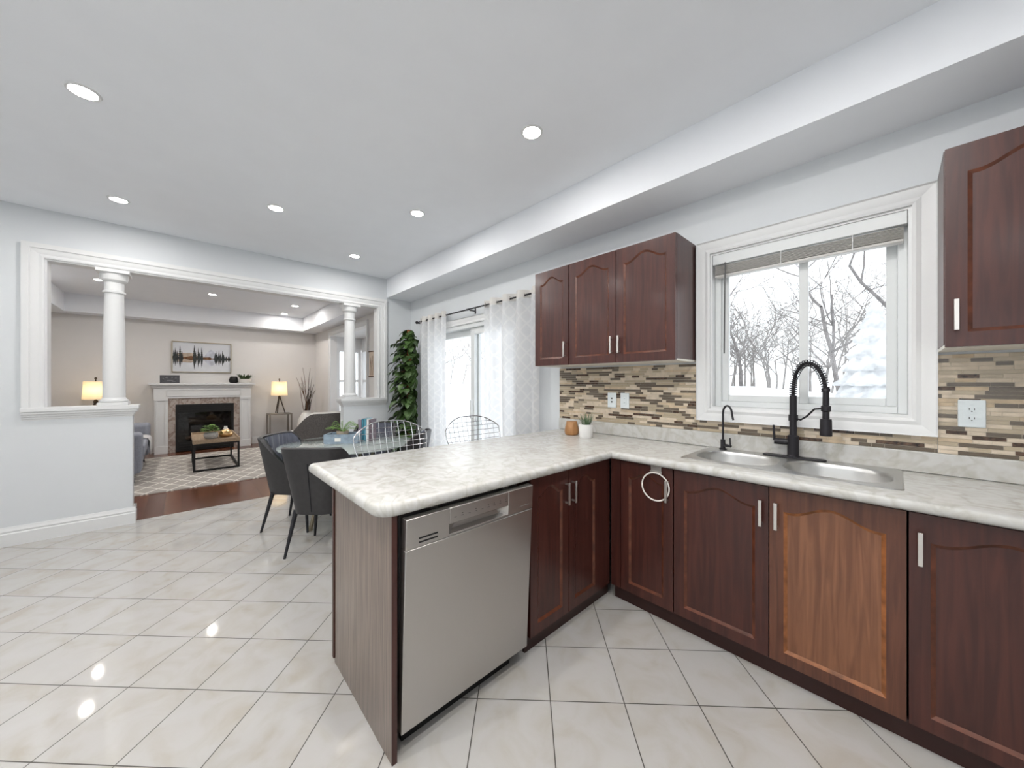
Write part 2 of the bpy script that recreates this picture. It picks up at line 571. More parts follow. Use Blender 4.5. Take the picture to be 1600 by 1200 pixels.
def shade_mat():
    m = bpy.data.materials.new('linen_lamp_shade'); m.use_nodes = True
    nt = m.node_tree; nt.nodes.clear()
    out = nt.nodes.new('ShaderNodeOutputMaterial')
    d = nt.nodes.new('ShaderNodeBsdfDiffuse'); t = nt.nodes.new('ShaderNodeBsdfTranslucent')
    d.inputs['Color'].default_value = (0.85, 0.80, 0.70, 1); t.inputs['Color'].default_value = (0.90, 0.80, 0.62, 1)
    mx = nt.nodes.new('ShaderNodeMixShader'); mx.inputs[0].default_value = 0.5
    L(nt, d.outputs[0], mx.inputs[1]); L(nt, t.outputs[0], mx.inputs[2]); L(nt, mx.outputs[0], out.inputs['Surface'])
    return m


M['shade'] = shade_mat()

# ================================================================== THE SETTING
W = 2.54           # inner face of the window wall
XP = -4.98         # kitchen face of the wall with the columns
XB = -5.11         # living room face of it
CZ = 2.84          # ceiling height
XF = -9.65         # fireplace wall
YL = 2.40          # living room window wall
YK = -2.7          # wall behind the camera's left
XK = 1.9           # wall behind the camera's right

struct(MB().box(-5.05, XK, YK, W, -0.12, 0).build('floor', M['tile'], smooth=False))
struct(MB().box(XF, -5.05, -1.75, YL, -0.12, 0).box(-8.4, -6.4, YL, 3.05, -0.12, 0).build('floor', M['planks'], smooth=False))

mb = MB().box(XP, XK, YK, W, CZ, CZ + 0.12)
mb.box(XP, XK, 2.165, W, 2.571, CZ)                      # boxed bulkhead above the window wall
struct(mb.build('ceiling', M['ceil'], smooth=False))
mb = MB().box(XF, XB, -1.75, YL, CZ, CZ + 0.12)
mb.box(XF, -9.32, -1.75, YL, 2.535, CZ).box(-9.32, XB, 2.06, YL, 2.535, CZ).box(-9.32, XB, -1.75, -1.42, 2.535, CZ)
struct(mb.build('ceiling', M['ceil'], smooth=False))

# window wall of the kitchen, with its two openings
WX0, WX1, WZ0, WZ1 = -0.818, 0.060, 1.180, 2.190         # kitchen window opening
DX0, DX1, DZ1 = -4.42, -2.62, 2.06                       # patio door opening
mb = MB()
T = 0.18
mb.box(XB, DX0, W, W + T, 0, CZ).box(DX0, DX1, W, W + T, DZ1, CZ).box(DX1, WX0, W, W + T, 0, CZ)
mb.box(WX0, WX1, W, W + T, 0, WZ0).box(WX0, WX1, W, W + T, WZ1, CZ).box(WX1, XK, W, W + T, 0, CZ)
struct(mb.build('wall_right', M['wall'], smooth=False))
# walls behind the camera
struct(MB().box(XK, XK + 0.12, YK, W, 0, CZ).build('wall_near', M['wall'], smooth=False))
SX0, SX1, SZ0, SZ1 = -1.8, 1.2, 0.65, 2.25  # opening for the added, unseen window
mb = MB().box(XP, SX0, YK - 0.12, YK, 0, CZ).box(SX0, SX1, YK - 0.12, YK, 0, SZ0).box(SX0, SX1, YK - 0.12, YK, SZ1, CZ).box(SX1, XK, YK - 0.12, YK, 0, CZ)
struct(mb.build('wall_left', M['wall'], smooth=False))

# wall with the pass-through and columns
OY0, OY1, OZ = -0.863, 2.040, 2.418
H1, H2 = -0.345, 1.575                                   # inner ends of the two half walls
mb = MB()
mb.box(XB, XP, YK, OY0, 0, CZ).box(XB, XP, OY0, OY1, OZ, CZ).box(XB, XP, OY1, W, 0, CZ)
mb.box(XB, XP, OY0, H1, 0, 1.06).box(XB, XP, H2, OY1, 0, 1.06)
struct(mb.build('wall_middle', M['wall'], smooth=False))

# living room walls
struct(MB().box(XF - 0.12, XF, -1.75, YL + 0.12, 0, CZ).build('wall_far', M['wall_warm'], smooth=False))
struct(MB().box(XF, XB, -1.87, -1.75, 0, CZ).build('wall_left', M['wall_warm'], smooth=False))
BX0, BX1, BZ = -8.40, -6.36, 2.36                        # bay opening
mb = MB()
mb.box(XF, BX0, YL, YL + 0.12, 0, CZ).box(BX0, BX1, YL, YL + 0.12, BZ, CZ).box(BX1, XB, YL, YL + 0.12, 0, CZ)
struct(mb.build('wall_right', M['wall_warm'], smooth=False))
# bay: low wall, posts and ceiling
mb = MB()
mb.box(BX0 - 0.1, BX1 + 0.1, 3.05, 3.17, 0, 0.62).box(BX0 - 0.1, BX1 + 0.1, 3.05, 3.17, 2.10, BZ + 0.1)
mb.box(BX0 - 0.1, BX0, YL + 0.12, 3.05, 0, 0.62).box(BX0 - 0.1, BX0, YL + 0.12, 3.05, 2.10, BZ + 0.1).box(BX1, BX1 + 0.1, YL + 0.12, 3.05, 0, BZ + 0.1)
mb.box(BX0 - 0.1, BX1 + 0.1, YL + 0.12, 3.17, BZ, BZ + 0.1)
struct(mb.build('wall_bay', M['trim'], smooth=False))


def casing_ring(mb, u0, u1, w0, w1, wdt, put, sides='LRTB'):
    """mitred moulded casing around an opening in a wall; put(u, out, w) -> point"""
    prof = [(0.0, 0.0), (0.0, 0.014), (0.012, 0.018), (0.030, 0.013), (0.050, 0.020), (0.072, 0.022), (0.080, 0.032), (wdt, 0.032), (wdt, 0.0)]
    prof = [(min(a, wdt), b) for a, b in prof]

    def strip(f):
        P = [[put(*f(a, b, e)) for a, b in prof] for e in (0, 1)]
        mb.grid(P)
    if 'T' in sides: strip(lambda a, b, e: ((u0 - a) if e == 0 else (u1 + a), b, w1 + a))
    bo = 'B' in sides
    if bo: strip(lambda a, b, e: ((u0 - a) if e == 0 else (u1 + a), b, w0 - a))
    if 'L' in sides: strip(lambda a, b, e: (u0 - a, b, (w0 - (a if bo else 0)) if e == 0 else w1 + a))
    if 'R' in sides: strip(lambda a, b, e: (u1 + a, b, (w0 - (a if bo else 0)) if e == 0 else w1 + a))


# casing of the pass-through, both faces, and the jamb lining
mb = MB()
casing_ring(mb, OY0, OY1, 1.135, OZ, 0.118, lambda u, o, w: (XP + o, u, w), 'LRT')
casing_ring(mb, OY0, OY1, 1.135, OZ, 0.118, lambda u, o, w: (XB - o, u, w), 'LRT')
mb.box(XB, XP, OY0, OY0 + 0.012, 1.135, OZ - 0.012).box(XB, XP, OY1 - 0.012, OY1, 1.135, OZ - 0.012).box(XB, XP, OY0, OY1, OZ - 0.012, OZ)
struct(mb.build('trim_1', M['trim'], ang=30))


def cap(name, y0, y1, end):
    """half-wall cap with crown moulding; end = +1 / -1 tells which end is free"""
    mb = MB()
    st = [(0.000, 1.028, 1.040), (0.008, 1.040, 1.058), (0.018, 1.058, 1.078), (0.032, 1.078, 1.100), (0.042, 1.100, 1.135)]
    for o, z0, z1 in st:
        a, b = (y0, y1 + o + 0.002) if end > 0 else (y0 - o - 0.002, y1)
        mb.box(XB - o - 0.002, XP + o + 0.002, a, b, z0, z1)
    struct(mb.build(name, M['trim'], bevel=0.003, smooth=False))


cap('trim_2', -0.985, H1, 1)
cap('trim_3', H2, 2.16, -1)


def baseboard(name, segs, h=0.155):
    """segs: list of (p0, p1, normal) on floor level"""
    mb = MB()
    prof = [(0.0, 0.0), (0.020, 0.0), (0.020, 0.100), (0.013, 0.108), (0.016, 0.122), (0.008, 0.140), (0.005, h), (0.0, h)]
    for p0, p1, n in segs:
        n = Vector((*n, 0))
        mb.grid([[Vector((*p, 0)) + n * a + Vector((0, 0, b)) for a, b in prof] for p in (p0, p1)])
        for p in (p0, p1):
            mb.poly([Vector((*p, 0)) + n * a + Vector((0, 0, b)) for a, b in prof])
    struct(mb.build(name, M['trim'], ang=25))


baseboard('baseboard_middle', [((XP, YK), (XP, H1 + 0.02), (1, 0)), ((XP, H1), (XB, H1), (0, 1)),
                               ((XB, -1.75), (XB, H1 + 0.02), (-1, 0)),
                               ((XP, H2 - 0.02), (XP, W), (1, 0)), ((XP, H2), (XB, H2), (0, -1)), ((XB, H2 - 0.02), (XB, YL), (-1, 0))])
baseboard('baseboard_right', [((XP, W), (DX0 - 0.08, W), (0, -1)), ((DX1 + 0.08, W), (-2.1, W), (0, -1))])
baseboard('baseboard_far', [((XF, -1.75), (XF, -0.45), (1, 0)), ((XF, 1.14), (XF, YL), (1, 0)),
                            ((XF, YL), (BX0, YL), (0, -1)), ((BX1, YL), (XB, YL), (0, -1)), ((XF, -1.75), (XB, -1.75), (0, 1))])


def column(y, label):
    x = (XP + XB) / 2
    z0, z1 = 1.135, OZ - 0.012
    t = thing('column', label, 'column', (x, y, z0), 0, 'columns of the pass-through')
    h = z1 - z0
    MB().box(-0.098, 0.098, -0.098, 0.098, 0, 0.030).build('plinth', M['trim'], t, bevel=0.003)
    MB().lathe([(0.086, 0.030), (0.096, 0.036), (0.096, 0.048), (0.086, 0.054), (0.080, 0.066), (0.075, 0.072), (0.075, 0.30),
                (0.073, h * 0.5), (0.064, h - 0.245), (0.064, h - 0.215), (0.076, h - 0.212), (0.076, h - 0.196), (0.065, h - 0.190), (0.065, h - 0.115),
                (0.072, h - 0.110), (0.088, h - 0.092), (0.094, h - 0.062), (0.094, h - 0.032)], 40).build('shaft', M['trim'], t, ang=30)
    MB().box(-0.108, 0.108, -0.108, 0.108, h - 0.032, h).build('capital', M['trim'], t, bevel=0.003)


column(-0.469, 'white round column standing on the left half wall, nearest the camera')
column(1.675, 'slim white round column on the right half wall, in front of the bay window')

# ---- kitchen window
mb = MB()
casing_ring(mb, WX0, WX1, WZ0, WZ1, 0.078, lambda u, o, w: (u, W - o, w))
# jamb lining and stool
mb.box(WX0, WX0 + 0.012, W, W + 0.10, WZ0 + 0.014, WZ1 - 0.012).box(WX1 - 0.012, WX1, W, W + 0.10, WZ0 + 0.014, WZ1 - 0.012)
mb.box(WX0, WX1, W, W + 0.10, WZ1 - 0.012, WZ1).box(WX0, WX1, W - 0.002, W + 0.10, WZ0, WZ0 + 0.014)
win = struct(mb.build('window_1', M['trim'], ang=25))
gy = W + 0.075
mb = MB()
fx0, fx1, fz0, fz1 = WX0 + 0.012, WX1 - 0.012, WZ0 + 0.014, WZ1 - 0.012
mb.box(fx0, fx0 + 0.034, gy - 0.02, gy + 0.06, fz0, fz1).box(fx1 - 0.034, fx1, gy - 0.02, gy + 0.06, fz0, fz1)
mb.box(fx0 + 0.034, fx1 - 0.034, gy - 0.02, gy + 0.06, fz0, fz0 + 0.034).box(fx0 + 0.034, fx1 - 0.034, gy - 0.02, gy + 0.06, fz1 - 0.04, fz1)
mb.build('window_frame', M['vinyl'], win, bevel=0.003)
xm = -0.355


def sash(x0, x1, y, parent):
    m_ = MB()
    s_ = 0.040
    z0, z1 = fz0 + 0.034, fz1 - 0.04
    m_.box(x0, x0 + s_, y, y + 0.03, z0, z1).box(x1 - s_, x1, y, y + 0.03, z0, z1)
    m_.box(x0 + s_, x1 - s_, y, y + 0.03, z0, z0 + s_).box(x0 + s_, x1 - s_, y, y + 0.03, z1 - s_, z1)
    f = m_.build('sash', M['vinyl'], parent, bevel=0.003)
    MB().box(x0 + s_, x1 - s_, y + 0.013, y + 0.017, z0 + s_, z1 - s_).build('pane', M['glass'], f)


sash(fx0 + 0.034, xm + 0.024, gy - 0.002, win)
sash(xm - 0.022, fx1 - 0.034, gy + 0.030, win)

# ---- patio door
mb = MB()
casing_ring(mb, DX0, DX1, 0, DZ1, 0.075, lambda u, o, w: (u, W - o, w), 'LRT')
door = struct(mb.build('door_1', M['trim'], ang=25))
mb = MB()
mb.box(DX0, DX0 + 0.05, W, W + 0.14, 0, DZ1).box(DX1 - 0.05, DX1, W, W + 0.14, 0, DZ1).box(DX0 + 0.05, DX1 - 0.05, W, W + 0.14, DZ1 - 0.05, DZ1).box(DX0 + 0.05, DX1 - 0.05, W, W + 0.14, 0, 0.03)
mb.build('door_frame', M['vinyl'], door, bevel=0.003)


def door_leaf(x0, x1, y, parent):
    m_ = MB()
    s_ = 0.075
    m_.box(x0, x0 + s_, y, y + 0.04, 0.03, DZ1 - 0.05).box(x1 - s_, x1, y, y + 0.04, 0.03, DZ1 - 0.05)
    m_.box(x0 + s_, x1 - s_, y, y + 0.04, 0.03, 0.15).box(x0 + s_, x1 - s_, y, y + 0.04, DZ1 - 0.13, DZ1 - 0.05)
    f = m_.build('door_leaf', M['vinyl'], parent, bevel=0.003)
    MB().box(x0 + s_, x1 - s_, y + 0.018, y + 0.022, 0.15, DZ1 - 0.13).build('pane', M['glass'], f)
    return f


lf = door_leaf(DX0 + 0.05, -3.40, W + 0.085, door)
rf = door_leaf(-3.50, DX1 - 0.05, W + 0.03, door)
MB().box(-3.475, -3.445, W - 0.005, W + 0.03, 0.92, 1.14).build('door_handle', M['vinyl'], rf, bevel=0.005)

# ---- bay window
mb = MB()
bx = [BX0 + 0.02, -7.72, -7.04, BX1 - 0.02]
win2 = None
mb.box(BX0, BX1, 3.05, 3.17, 0.62, 0.68).box(BX0, BX1, 3.05, 3.17, 2.05, 2.10)
for x in bx: mb.box(x - 0.035, x + 0.035, 3.05, 3.17, 0.68, 2.05)
for i in range(3):
    mb.box(bx[i], bx[i + 1], 3.08, 3.13, 1.36, 1.41)
mb.box(BX0 - 0.09, BX0 - 0.01, YL + 0.12, YL + 0.18, 0.62, 2.10).box(BX0 - 0.09, BX0 - 0.01, 2.985, 3.045, 0.62, 2.10)
mb.box(BX0 - 0.09, BX0 - 0.01, YL + 0.18, 2.985, 0.62, 0.68).box(BX0 - 0.09, BX0 - 0.01, YL + 0.18, 2.985, 2.04, 2.10).box(BX0 - 0.08, BX0 - 0.02, YL + 0.18, 2.985, 1.36, 1.41)
casing_ring(mb, BX0, BX1, 0, BZ, 0.09, lambda u, o, w: (u, YL - o, w), 'LRT')
win2 = struct(mb.build('window_2', M['trim'], ang=25))
for i in range(3):
    MB().box(bx[i] + 0.035, bx[i + 1] - 0.035, 3.10, 3.106, 0.68, 2.05).build('pane', M['glass'], win2)

MB().box(BX0 - 0.053, BX0 - 0.047, YL + 0.18, 2.985, 0.68, 2.04).build('pane', M['glass'], win2)

# ---- unseen window added behind the camera to brighten the kitchen
mb = MB()
for x in (SX0 + 0.02, SX0 + 1.0, SX1 - 1.0, SX1 - 0.02): mb.box(x - 0.02, x + 0.02, YK - 0.10, YK - 0.04, SZ0 + 0.04, SZ1 - 0.04)
mb.box(SX0, SX1, YK - 0.10, YK - 0.04, SZ0, SZ0 + 0.04).box(SX0, SX1, YK - 0.10, YK - 0.04, SZ1 - 0.04, SZ1)
added_win = struct(mb.build('added_window', M['vinyl'], smooth=False))
for a_, b_ in ((SX0 + 0.04, SX0 + 0.98), (SX0 + 1.02, SX1 - 1.02), (SX1 - 0.98, SX1 - 0.04)):
    MB().box(a_, b_, YK - 0.072, YK - 0.068, SZ0 + 0.04, SZ1 - 0.04).build('pane', M['glass'], added_win)

# ================================================================== CEILING LIGHTS
KL = [(-2.826, -0.369, 'the one nearest the camera'), (-4.30, -0.377, 'leftmost of the row by the columns'),
      (-3.592, 0.589, 'second from left in the row by the columns'), (-2.853, 1.517, 'beside the bulkhead above the dining table'),
      (-4.32, 1.49, 'by the bulkhead corner at the far end'), (-1.465, 1.525, 'above the sink corner, largest in view beside the bulkhead'),
      (-1.40, -0.37, 'unseen, added behind the camera over the kitchen aisle'), (0.0, 1.05, 'unseen, added over the sink run outside the frame'),  # from here on, unseen lights added to brighten the kitchen
      (0.0, -0.37, 'unseen, added behind the camera over the cooking side'), (-0.7, 0.59, 'unseen, added above the camera between the peninsula and the sink'), (-0.7, -1.5, 'unseen, added behind the camera by the left wall'), (-2.83, -1.9, 'unseen, added behind the camera, farther left'),
      (0.9, -1.9, 'unseen, added behind the camera in the far corner'), (-4.3, -1.9, 'unseen, added beside the left wall outside the frame')]
LL = [(-7.84, -0.875, 'seen left of the near column'), (-7.843, 0.381, 'above the picture over the fireplace'),
      (-7.929, 1.614, 'in front of the bay window bulkhead'), (-8.972, 1.622, 'deepest in the room by the corner'), (-7.044, -0.894, 'hidden behind the near column')]


POT_K = {(0.0, 1.05): 1.9, (0.0, -0.37): 2.2, (-0.7, 0.59): 1.6, (-1.40, -0.37): 1.8, (-1.465, 1.525): 0.65}


def pot(x, y, label, watts, col):
    t = thing('ceiling_light', label, 'ceiling light', (x, y, CZ), 0, 'recessed ceiling lights')
    MB().lathe([(0.050, -0.001), (0.052, -0.006), (0.062, -0.006), (0.066, 0.0)], 28).build('trim_ring', M['trim'], t)
    MB().lathe([(0.0, -0.003), (0.051, -0.003)], 28).build('diffuser', M['bulb'], t)
    d = bpy.data.lights.new('lamp', 'AREA'); d.shape = 'DISK'; d.size = 0.095; d.energy = watts; d.color = col
    o = bpy.data.objects.new('lamp', d); o.location = (0, 0, -0.008); o.parent = t; COL.objects.link(o)


for x, y, w_ in KL: pot(x, y, 'round white kitchen ceiling light, ' + w_, POT_W * POT_K.get((x, y), 1.0), POT_COL)
for x, y, w_ in LL: pot(x, y, 'round living room ceiling light, ' + w_, POT_W_LIV * (0.5 if x < -8.5 else 1.0), POT_COL_LIV)

# ================================================================== KITCHEN CABINETS
YF = 1.970         # door fronts of the sink run
XFP = -1.215       # door fronts of the peninsula
ZB, ZT = 0.090, 0.872


def arch_outline(w, h, m_, ins, rise, shoulder, n=18):
    """inner outline of a cathedral door: counter-clockwise from bottom left, in (x, z)"""
    x0, x1, z0 = m_ + ins, w - m_ - ins, m_ + ins
    zs = h - m_ - ins - rise
    pts = [(x0, z0), (x1, z0)]
    c = w / 2; hw = (w - 2 * m_) / 2
    for i in range(n + 1):
        x = x1 + (x0 - x1) * i / n
        t = abs(x - c) / (hw * shoulder)
        b = 0 if t >= 1 else 0.5 + 0.5 * math.cos(PI * t)
        pts.append((x, zs + rise * b))
    return pts


def door(parent, x0, z0, w, h, mat, handle=None, rise=0.045, m_=0.052, name='door', bead=None, panel=None):
    """cathedral-arch panel door; local front faces -y; handle = ('L'|'R', z centre)"""
    T = 0.020
    mb = MB()
    n = 18
    A = arch_outline(w, h, m_, 0.0, rise, 0.86, n)
    Bq = arch_outline(w, h, m_, 0.005, rise, 0.86, n)
    Cq = arch_outline(w, h, m_, 0.013, rise, 0.86, n)

    def o_pt(i):
        if i == 0: return (0, 0)
        if i == 1: return (w, 0)
        k = i - 2
        if k == 0: return (w, h)
        if k == n: return (0, h)
        return (A[i][0], h)
    m = len(A)
    P = lambda p, y: (x0 + p[0], y, z0 + p[1])
    O = [o_pt(i) for i in range(m)]
    vs = [P(p, 0) for p in O] + [P(p, 0) for p in A]
    fs = [(i, (i + 1) % m, m + (i + 1) % m, m + i) for i in range(m)]
    mb.add(vs, fs)
    # sides and back of the slab
    q = [(0, 0), (w, 0), (w, h), (0, h)]
    vs = [P(p, 0) for p in q] + [P(p, T) for p in q]
    mb.add(vs, [(0, 1, 5, 4), (1, 2, 6, 5), (2, 3, 7, 6), (3, 0, 4, 7), (4, 5, 6, 7)])
    # bead
    mb.mat(1)
    vs = [P(p, 0) for p in A] + [P(p, 0.003) for p in Bq] + [P(p, 0.0085) for p in Cq]
    fs = [(k * m + i, k * m + (i + 1) % m, (k + 1) * m + (i + 1) % m, (k + 1) * m + i) for k in (0, 1) for i in range(m)]
    mb.add(vs, fs)
    # flat panel
    mb.mat(2)
    mid = [P(p, 0.0085) for p in Cq]
    # fan from bottom edge: split in columns
    x_s = [p[0] for p in Cq[2:]]
    zb = Cq[0][1]
    for i in range(n):
        a, b2 = Cq[2 + i], Cq[3 + i]
        mb.add([P((b2[0], zb), 0.0085), P((a[0], zb), 0.0085), P(a, 0.0085), P(b2, 0.0085)], [(0, 1, 2, 3)])
    o = mb.build(name, [mat, bead or M['bead'], panel or mat], parent, fixn=True, smooth=False)
    if handle:
        side, zc = handle
        hx = x0 + (0.027 if side == 'L' else w - 0.027)
        hb = MB()
        hb.box(hx - 0.0065, hx + 0.0065, -0.033, -0.024, zc - 0.060, zc + 0.060)
        for s in (-1, 1):
            hb.box(hx - 0.0045, hx + 0.0045, -0.026, 0.0, zc + s * 0.050 - 0.0045, zc + s * 0.050 + 0.0045)
        hb.build('handle', M['nickel'], o, bevel=0.0012)
    return o


def carcass(parent, w, d, z0, z1, y0=0.021, mat=None, stile=0.018, top=False):
    """open cabinet body: sides, bottom, back and a face frame"""
    mb = MB()
    t = 0.016
    mb.box(0.0005, t, y0, y0 + d, z0, z1).box(w - t, w - 0.0005, y0, y0 + d, z0, z1).box(t, w - t, y0 + d - 0.006, y0 + d, z0, z1)
    mb.box(t, w - t, y0, y0 + d, z0, z0 + t)
    if top: mb.box(t, w - t, y0, y0 + d, z1 - t, z1)
    mb.box(t, w - t, y0, y0 + 0.018, z1 - 0.03, z1)
    mb.box(0.0005, stile, y0, y0 + 0.018, z0, z1).box(w - stile, w - 0.0005, y0, y0 + 0.018, z0, z1)
    return mb.build('body', mat or M['cherry'], parent, smooth=False)


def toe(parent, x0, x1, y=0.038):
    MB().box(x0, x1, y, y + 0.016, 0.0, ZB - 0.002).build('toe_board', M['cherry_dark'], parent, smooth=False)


HZ = 0.750
g = 'base cabinets under the worktop'
# corner cabinet between the peninsula and the sink
t = thing('base_cabinet', 'narrow dark red-brown corner cabinet with a white ring hanging over its door', 'cabinet', (-1.200, YF, 0), 0, g)
carcass(t, 0.381, 0.52, ZB, 0.880)
MB().box(-0.004, 0.058, 0.0, 0.020, ZB, ZT + 0.006).build('filler_strip', M['cherry'], t, smooth=False)
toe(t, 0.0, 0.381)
door(t, 0.062, ZB, 0.314, ZT - ZB, M['cherry'], ('R', HZ), 0.040)
# sink cabinet
t = thing('base_cabinet', 'wide double-door base cabinet below the sink, its right door faded to orange brown', 'cabinet', (-0.819, YF, 0), 0, g)
carcass(t, 0.854, 0.52, ZB, 0.880)
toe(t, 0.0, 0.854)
door(t, 0.002, ZB, 0.426, ZT - ZB, M['cherry'], ('R', HZ), 0.048)
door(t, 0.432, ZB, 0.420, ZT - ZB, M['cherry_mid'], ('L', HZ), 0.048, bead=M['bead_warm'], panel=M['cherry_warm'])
# right cabinet
t = thing('base_cabinet', 'dark base cabinet cut by the right edge, right of the sink', 'cabinet', (0.035, YF, 0), 0, g)
carcass(t, 0.90, 0.52, ZB, 0.880)
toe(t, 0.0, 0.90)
door(t, 0.004, ZB, 0.444, ZT - ZB, M['cherry'], ('L', HZ), 0.048)
door(t, 0.452, ZB, 0.444, ZT - ZB, M['cherry'], ('R', HZ), 0.048)
# peninsula cabinet
t = thing('base_cabinet', 'dark two-door base cabinet in the peninsula beside the dishwasher', 'cabinet', (XFP, 1.252, 0), R(90), g)
carcass(t, 0.66, 0.56, ZB, 0.880)
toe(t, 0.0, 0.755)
door(t, 0.003, ZB, 0.300, ZT - ZB, M['cherry'], ('R', HZ), 0.045)
door(t, 0.307, ZB, 0.300, ZT - ZB, M['cherry'], ('L', HZ), 0.045)
MB().box(0.610, 0.717, 0.002, 0.020, ZB, ZT + 0.006).build('filler_strip', M['cherry'], t, smooth=False)

# end panel and back panel of the peninsula
t = thing('end_panel', 'brown wood-grain end panel closing the peninsula beside the dishwasher', 'panel', (0, 0, 0))
MB().box(-1.835, -1.206, 0.541, 0.560, 0, 0.884).build('panel', M['endpanel'], t, bevel=0.001)
MB().box(-1.206, -1.200, 0.541, 0.560, 0, 0.884).build('front_edge', M['cherry'], t)
t = thing('back_panel', 'dark wood back panel of the peninsula, only its reddish edge in view', 'panel', (0, 0, 0))
MB().box(-1.858, -1.838, 0.535, W - 0.03, 0.02, 0.884).build('panel', M['cherry'], t, bevel=0.001)

# dishwasher -------------------------------------------------------------
t = thing('dishwasher', 'stainless steel dishwasher with a pocket handle, built into the peninsula', 'dishwasher', (-1.200, 0.575, 0), R(90))
DW = 0.640
MB().box(0.006, DW - 0.03, 0.035, 0.56, 0.09, 0.872).build('tub', simple('dishwasher_tub', (0.12, 0.11, 0.105), 0.5, 0.5), t, bevel=0.004)
MB().box(0.03, DW - 0.06, 0.06, 0.08, 0.0, 0.09).build('toe_board', M['frame_black'], t)
for x in (0.13, 0.50):
    MB().box(x, x + 0.03, 0.012, 0.05, 0.860, 0.874).build('mounting_bracket', M['stainless'], t, bevel=0.002)
dz = 0.083
lean = 0.052
HD = 0.785
px0, px1 = 0.180, 0.485          # pocket
pb, pt = HD - 0.100, HD - 0.062
dm = MB()
dm.box(0.0, DW, 0.0, 0.035, 0.0, HD - 0.112)
d_ = dm.build('door', M['stainless'], t, bevel=0.003, loc=(0, 0, dz), rot=(lean, 0, 0))
cm = MB()
z0, z1 = HD - 0.110, HD
cm.box(0, px0, 0, 0.034, z0, z1).box(px1, DW, 0, 0.034, z0, z1).box(px0, px1, 0, 0.034, pt, z1).box(px0, px1, 0, 0.034, z0, pb)
c_ = cm.build('control_panel', M['stainless'], t, bevel=0.002, loc=(0, 0, dz), rot=(lean, 0, 0))
hm = MB()
hm.add([(px0, 0.0, pt), (px1, 0.0, pt), (px1 - 0.05, 0.030, pt - 0.006), (px0 + 0.05, 0.030, pt - 0.006),
        (px0, 0.0, pb), (px1, 0.0, pb), (px1 - 0.03, 0.030, pb + 0.004), (px0 + 0.03, 0.030, pb + 0.004)],
       [(0, 1, 2, 3), (3, 2, 6, 7), (7, 6, 5, 4), (0, 3, 7, 4), (1, 5, 6, 2)])
hm.build('pocket_handle', M['stainless'], c_, smooth=False)
for z in (HD - 0.078, HD - 0.093): MB().box(0.050, 0.128, -0.0008, 0.004, z - 0.003, z + 0.003).build('vent_slot', M['dark'], c_)
M['print'] = simple('panel_print', (0.10, 0.10, 0.10), 0.5)
for i in range(9):
    x = 0.20 + i * 0.033
    im = MB().box(x, x + 0.011, -0.0006, 0.002, HD - 0.0415, HD - 0.0390)
    im.build('button_print', M['print'], c_)
    if i % 2: MB().box(x + 0.002, x + 0.008, -0.0006, 0.002, HD - 0.033, HD - 0.0295).build('button_icon', M['print'], c_)
    elif i > 5: MB().box(x + 0.003, x + 0.006, -0.0006, 0.002, HD - 0.035, HD - 0.027).build('button_icon', M['print'], c_)
M['print_grey'] = simple('panel_print_grey', (0.30, 0.30, 0.30), 0.5)
for i in range(7):
    x = 0.560 + i * 0.0095
    MB().box(x, x + 0.0060, -0.0006, 0.002, HD - 0.0855, HD - 0.0835).build('faint_print', M['print_grey'], c_)

# ---- worktop -------------------------------------------------------------
CT = 0.930
XCF, YCF = -1.170, 1.922      # front edges
XCB, YCE = -2.080, 0.478      # peninsula far edge and end


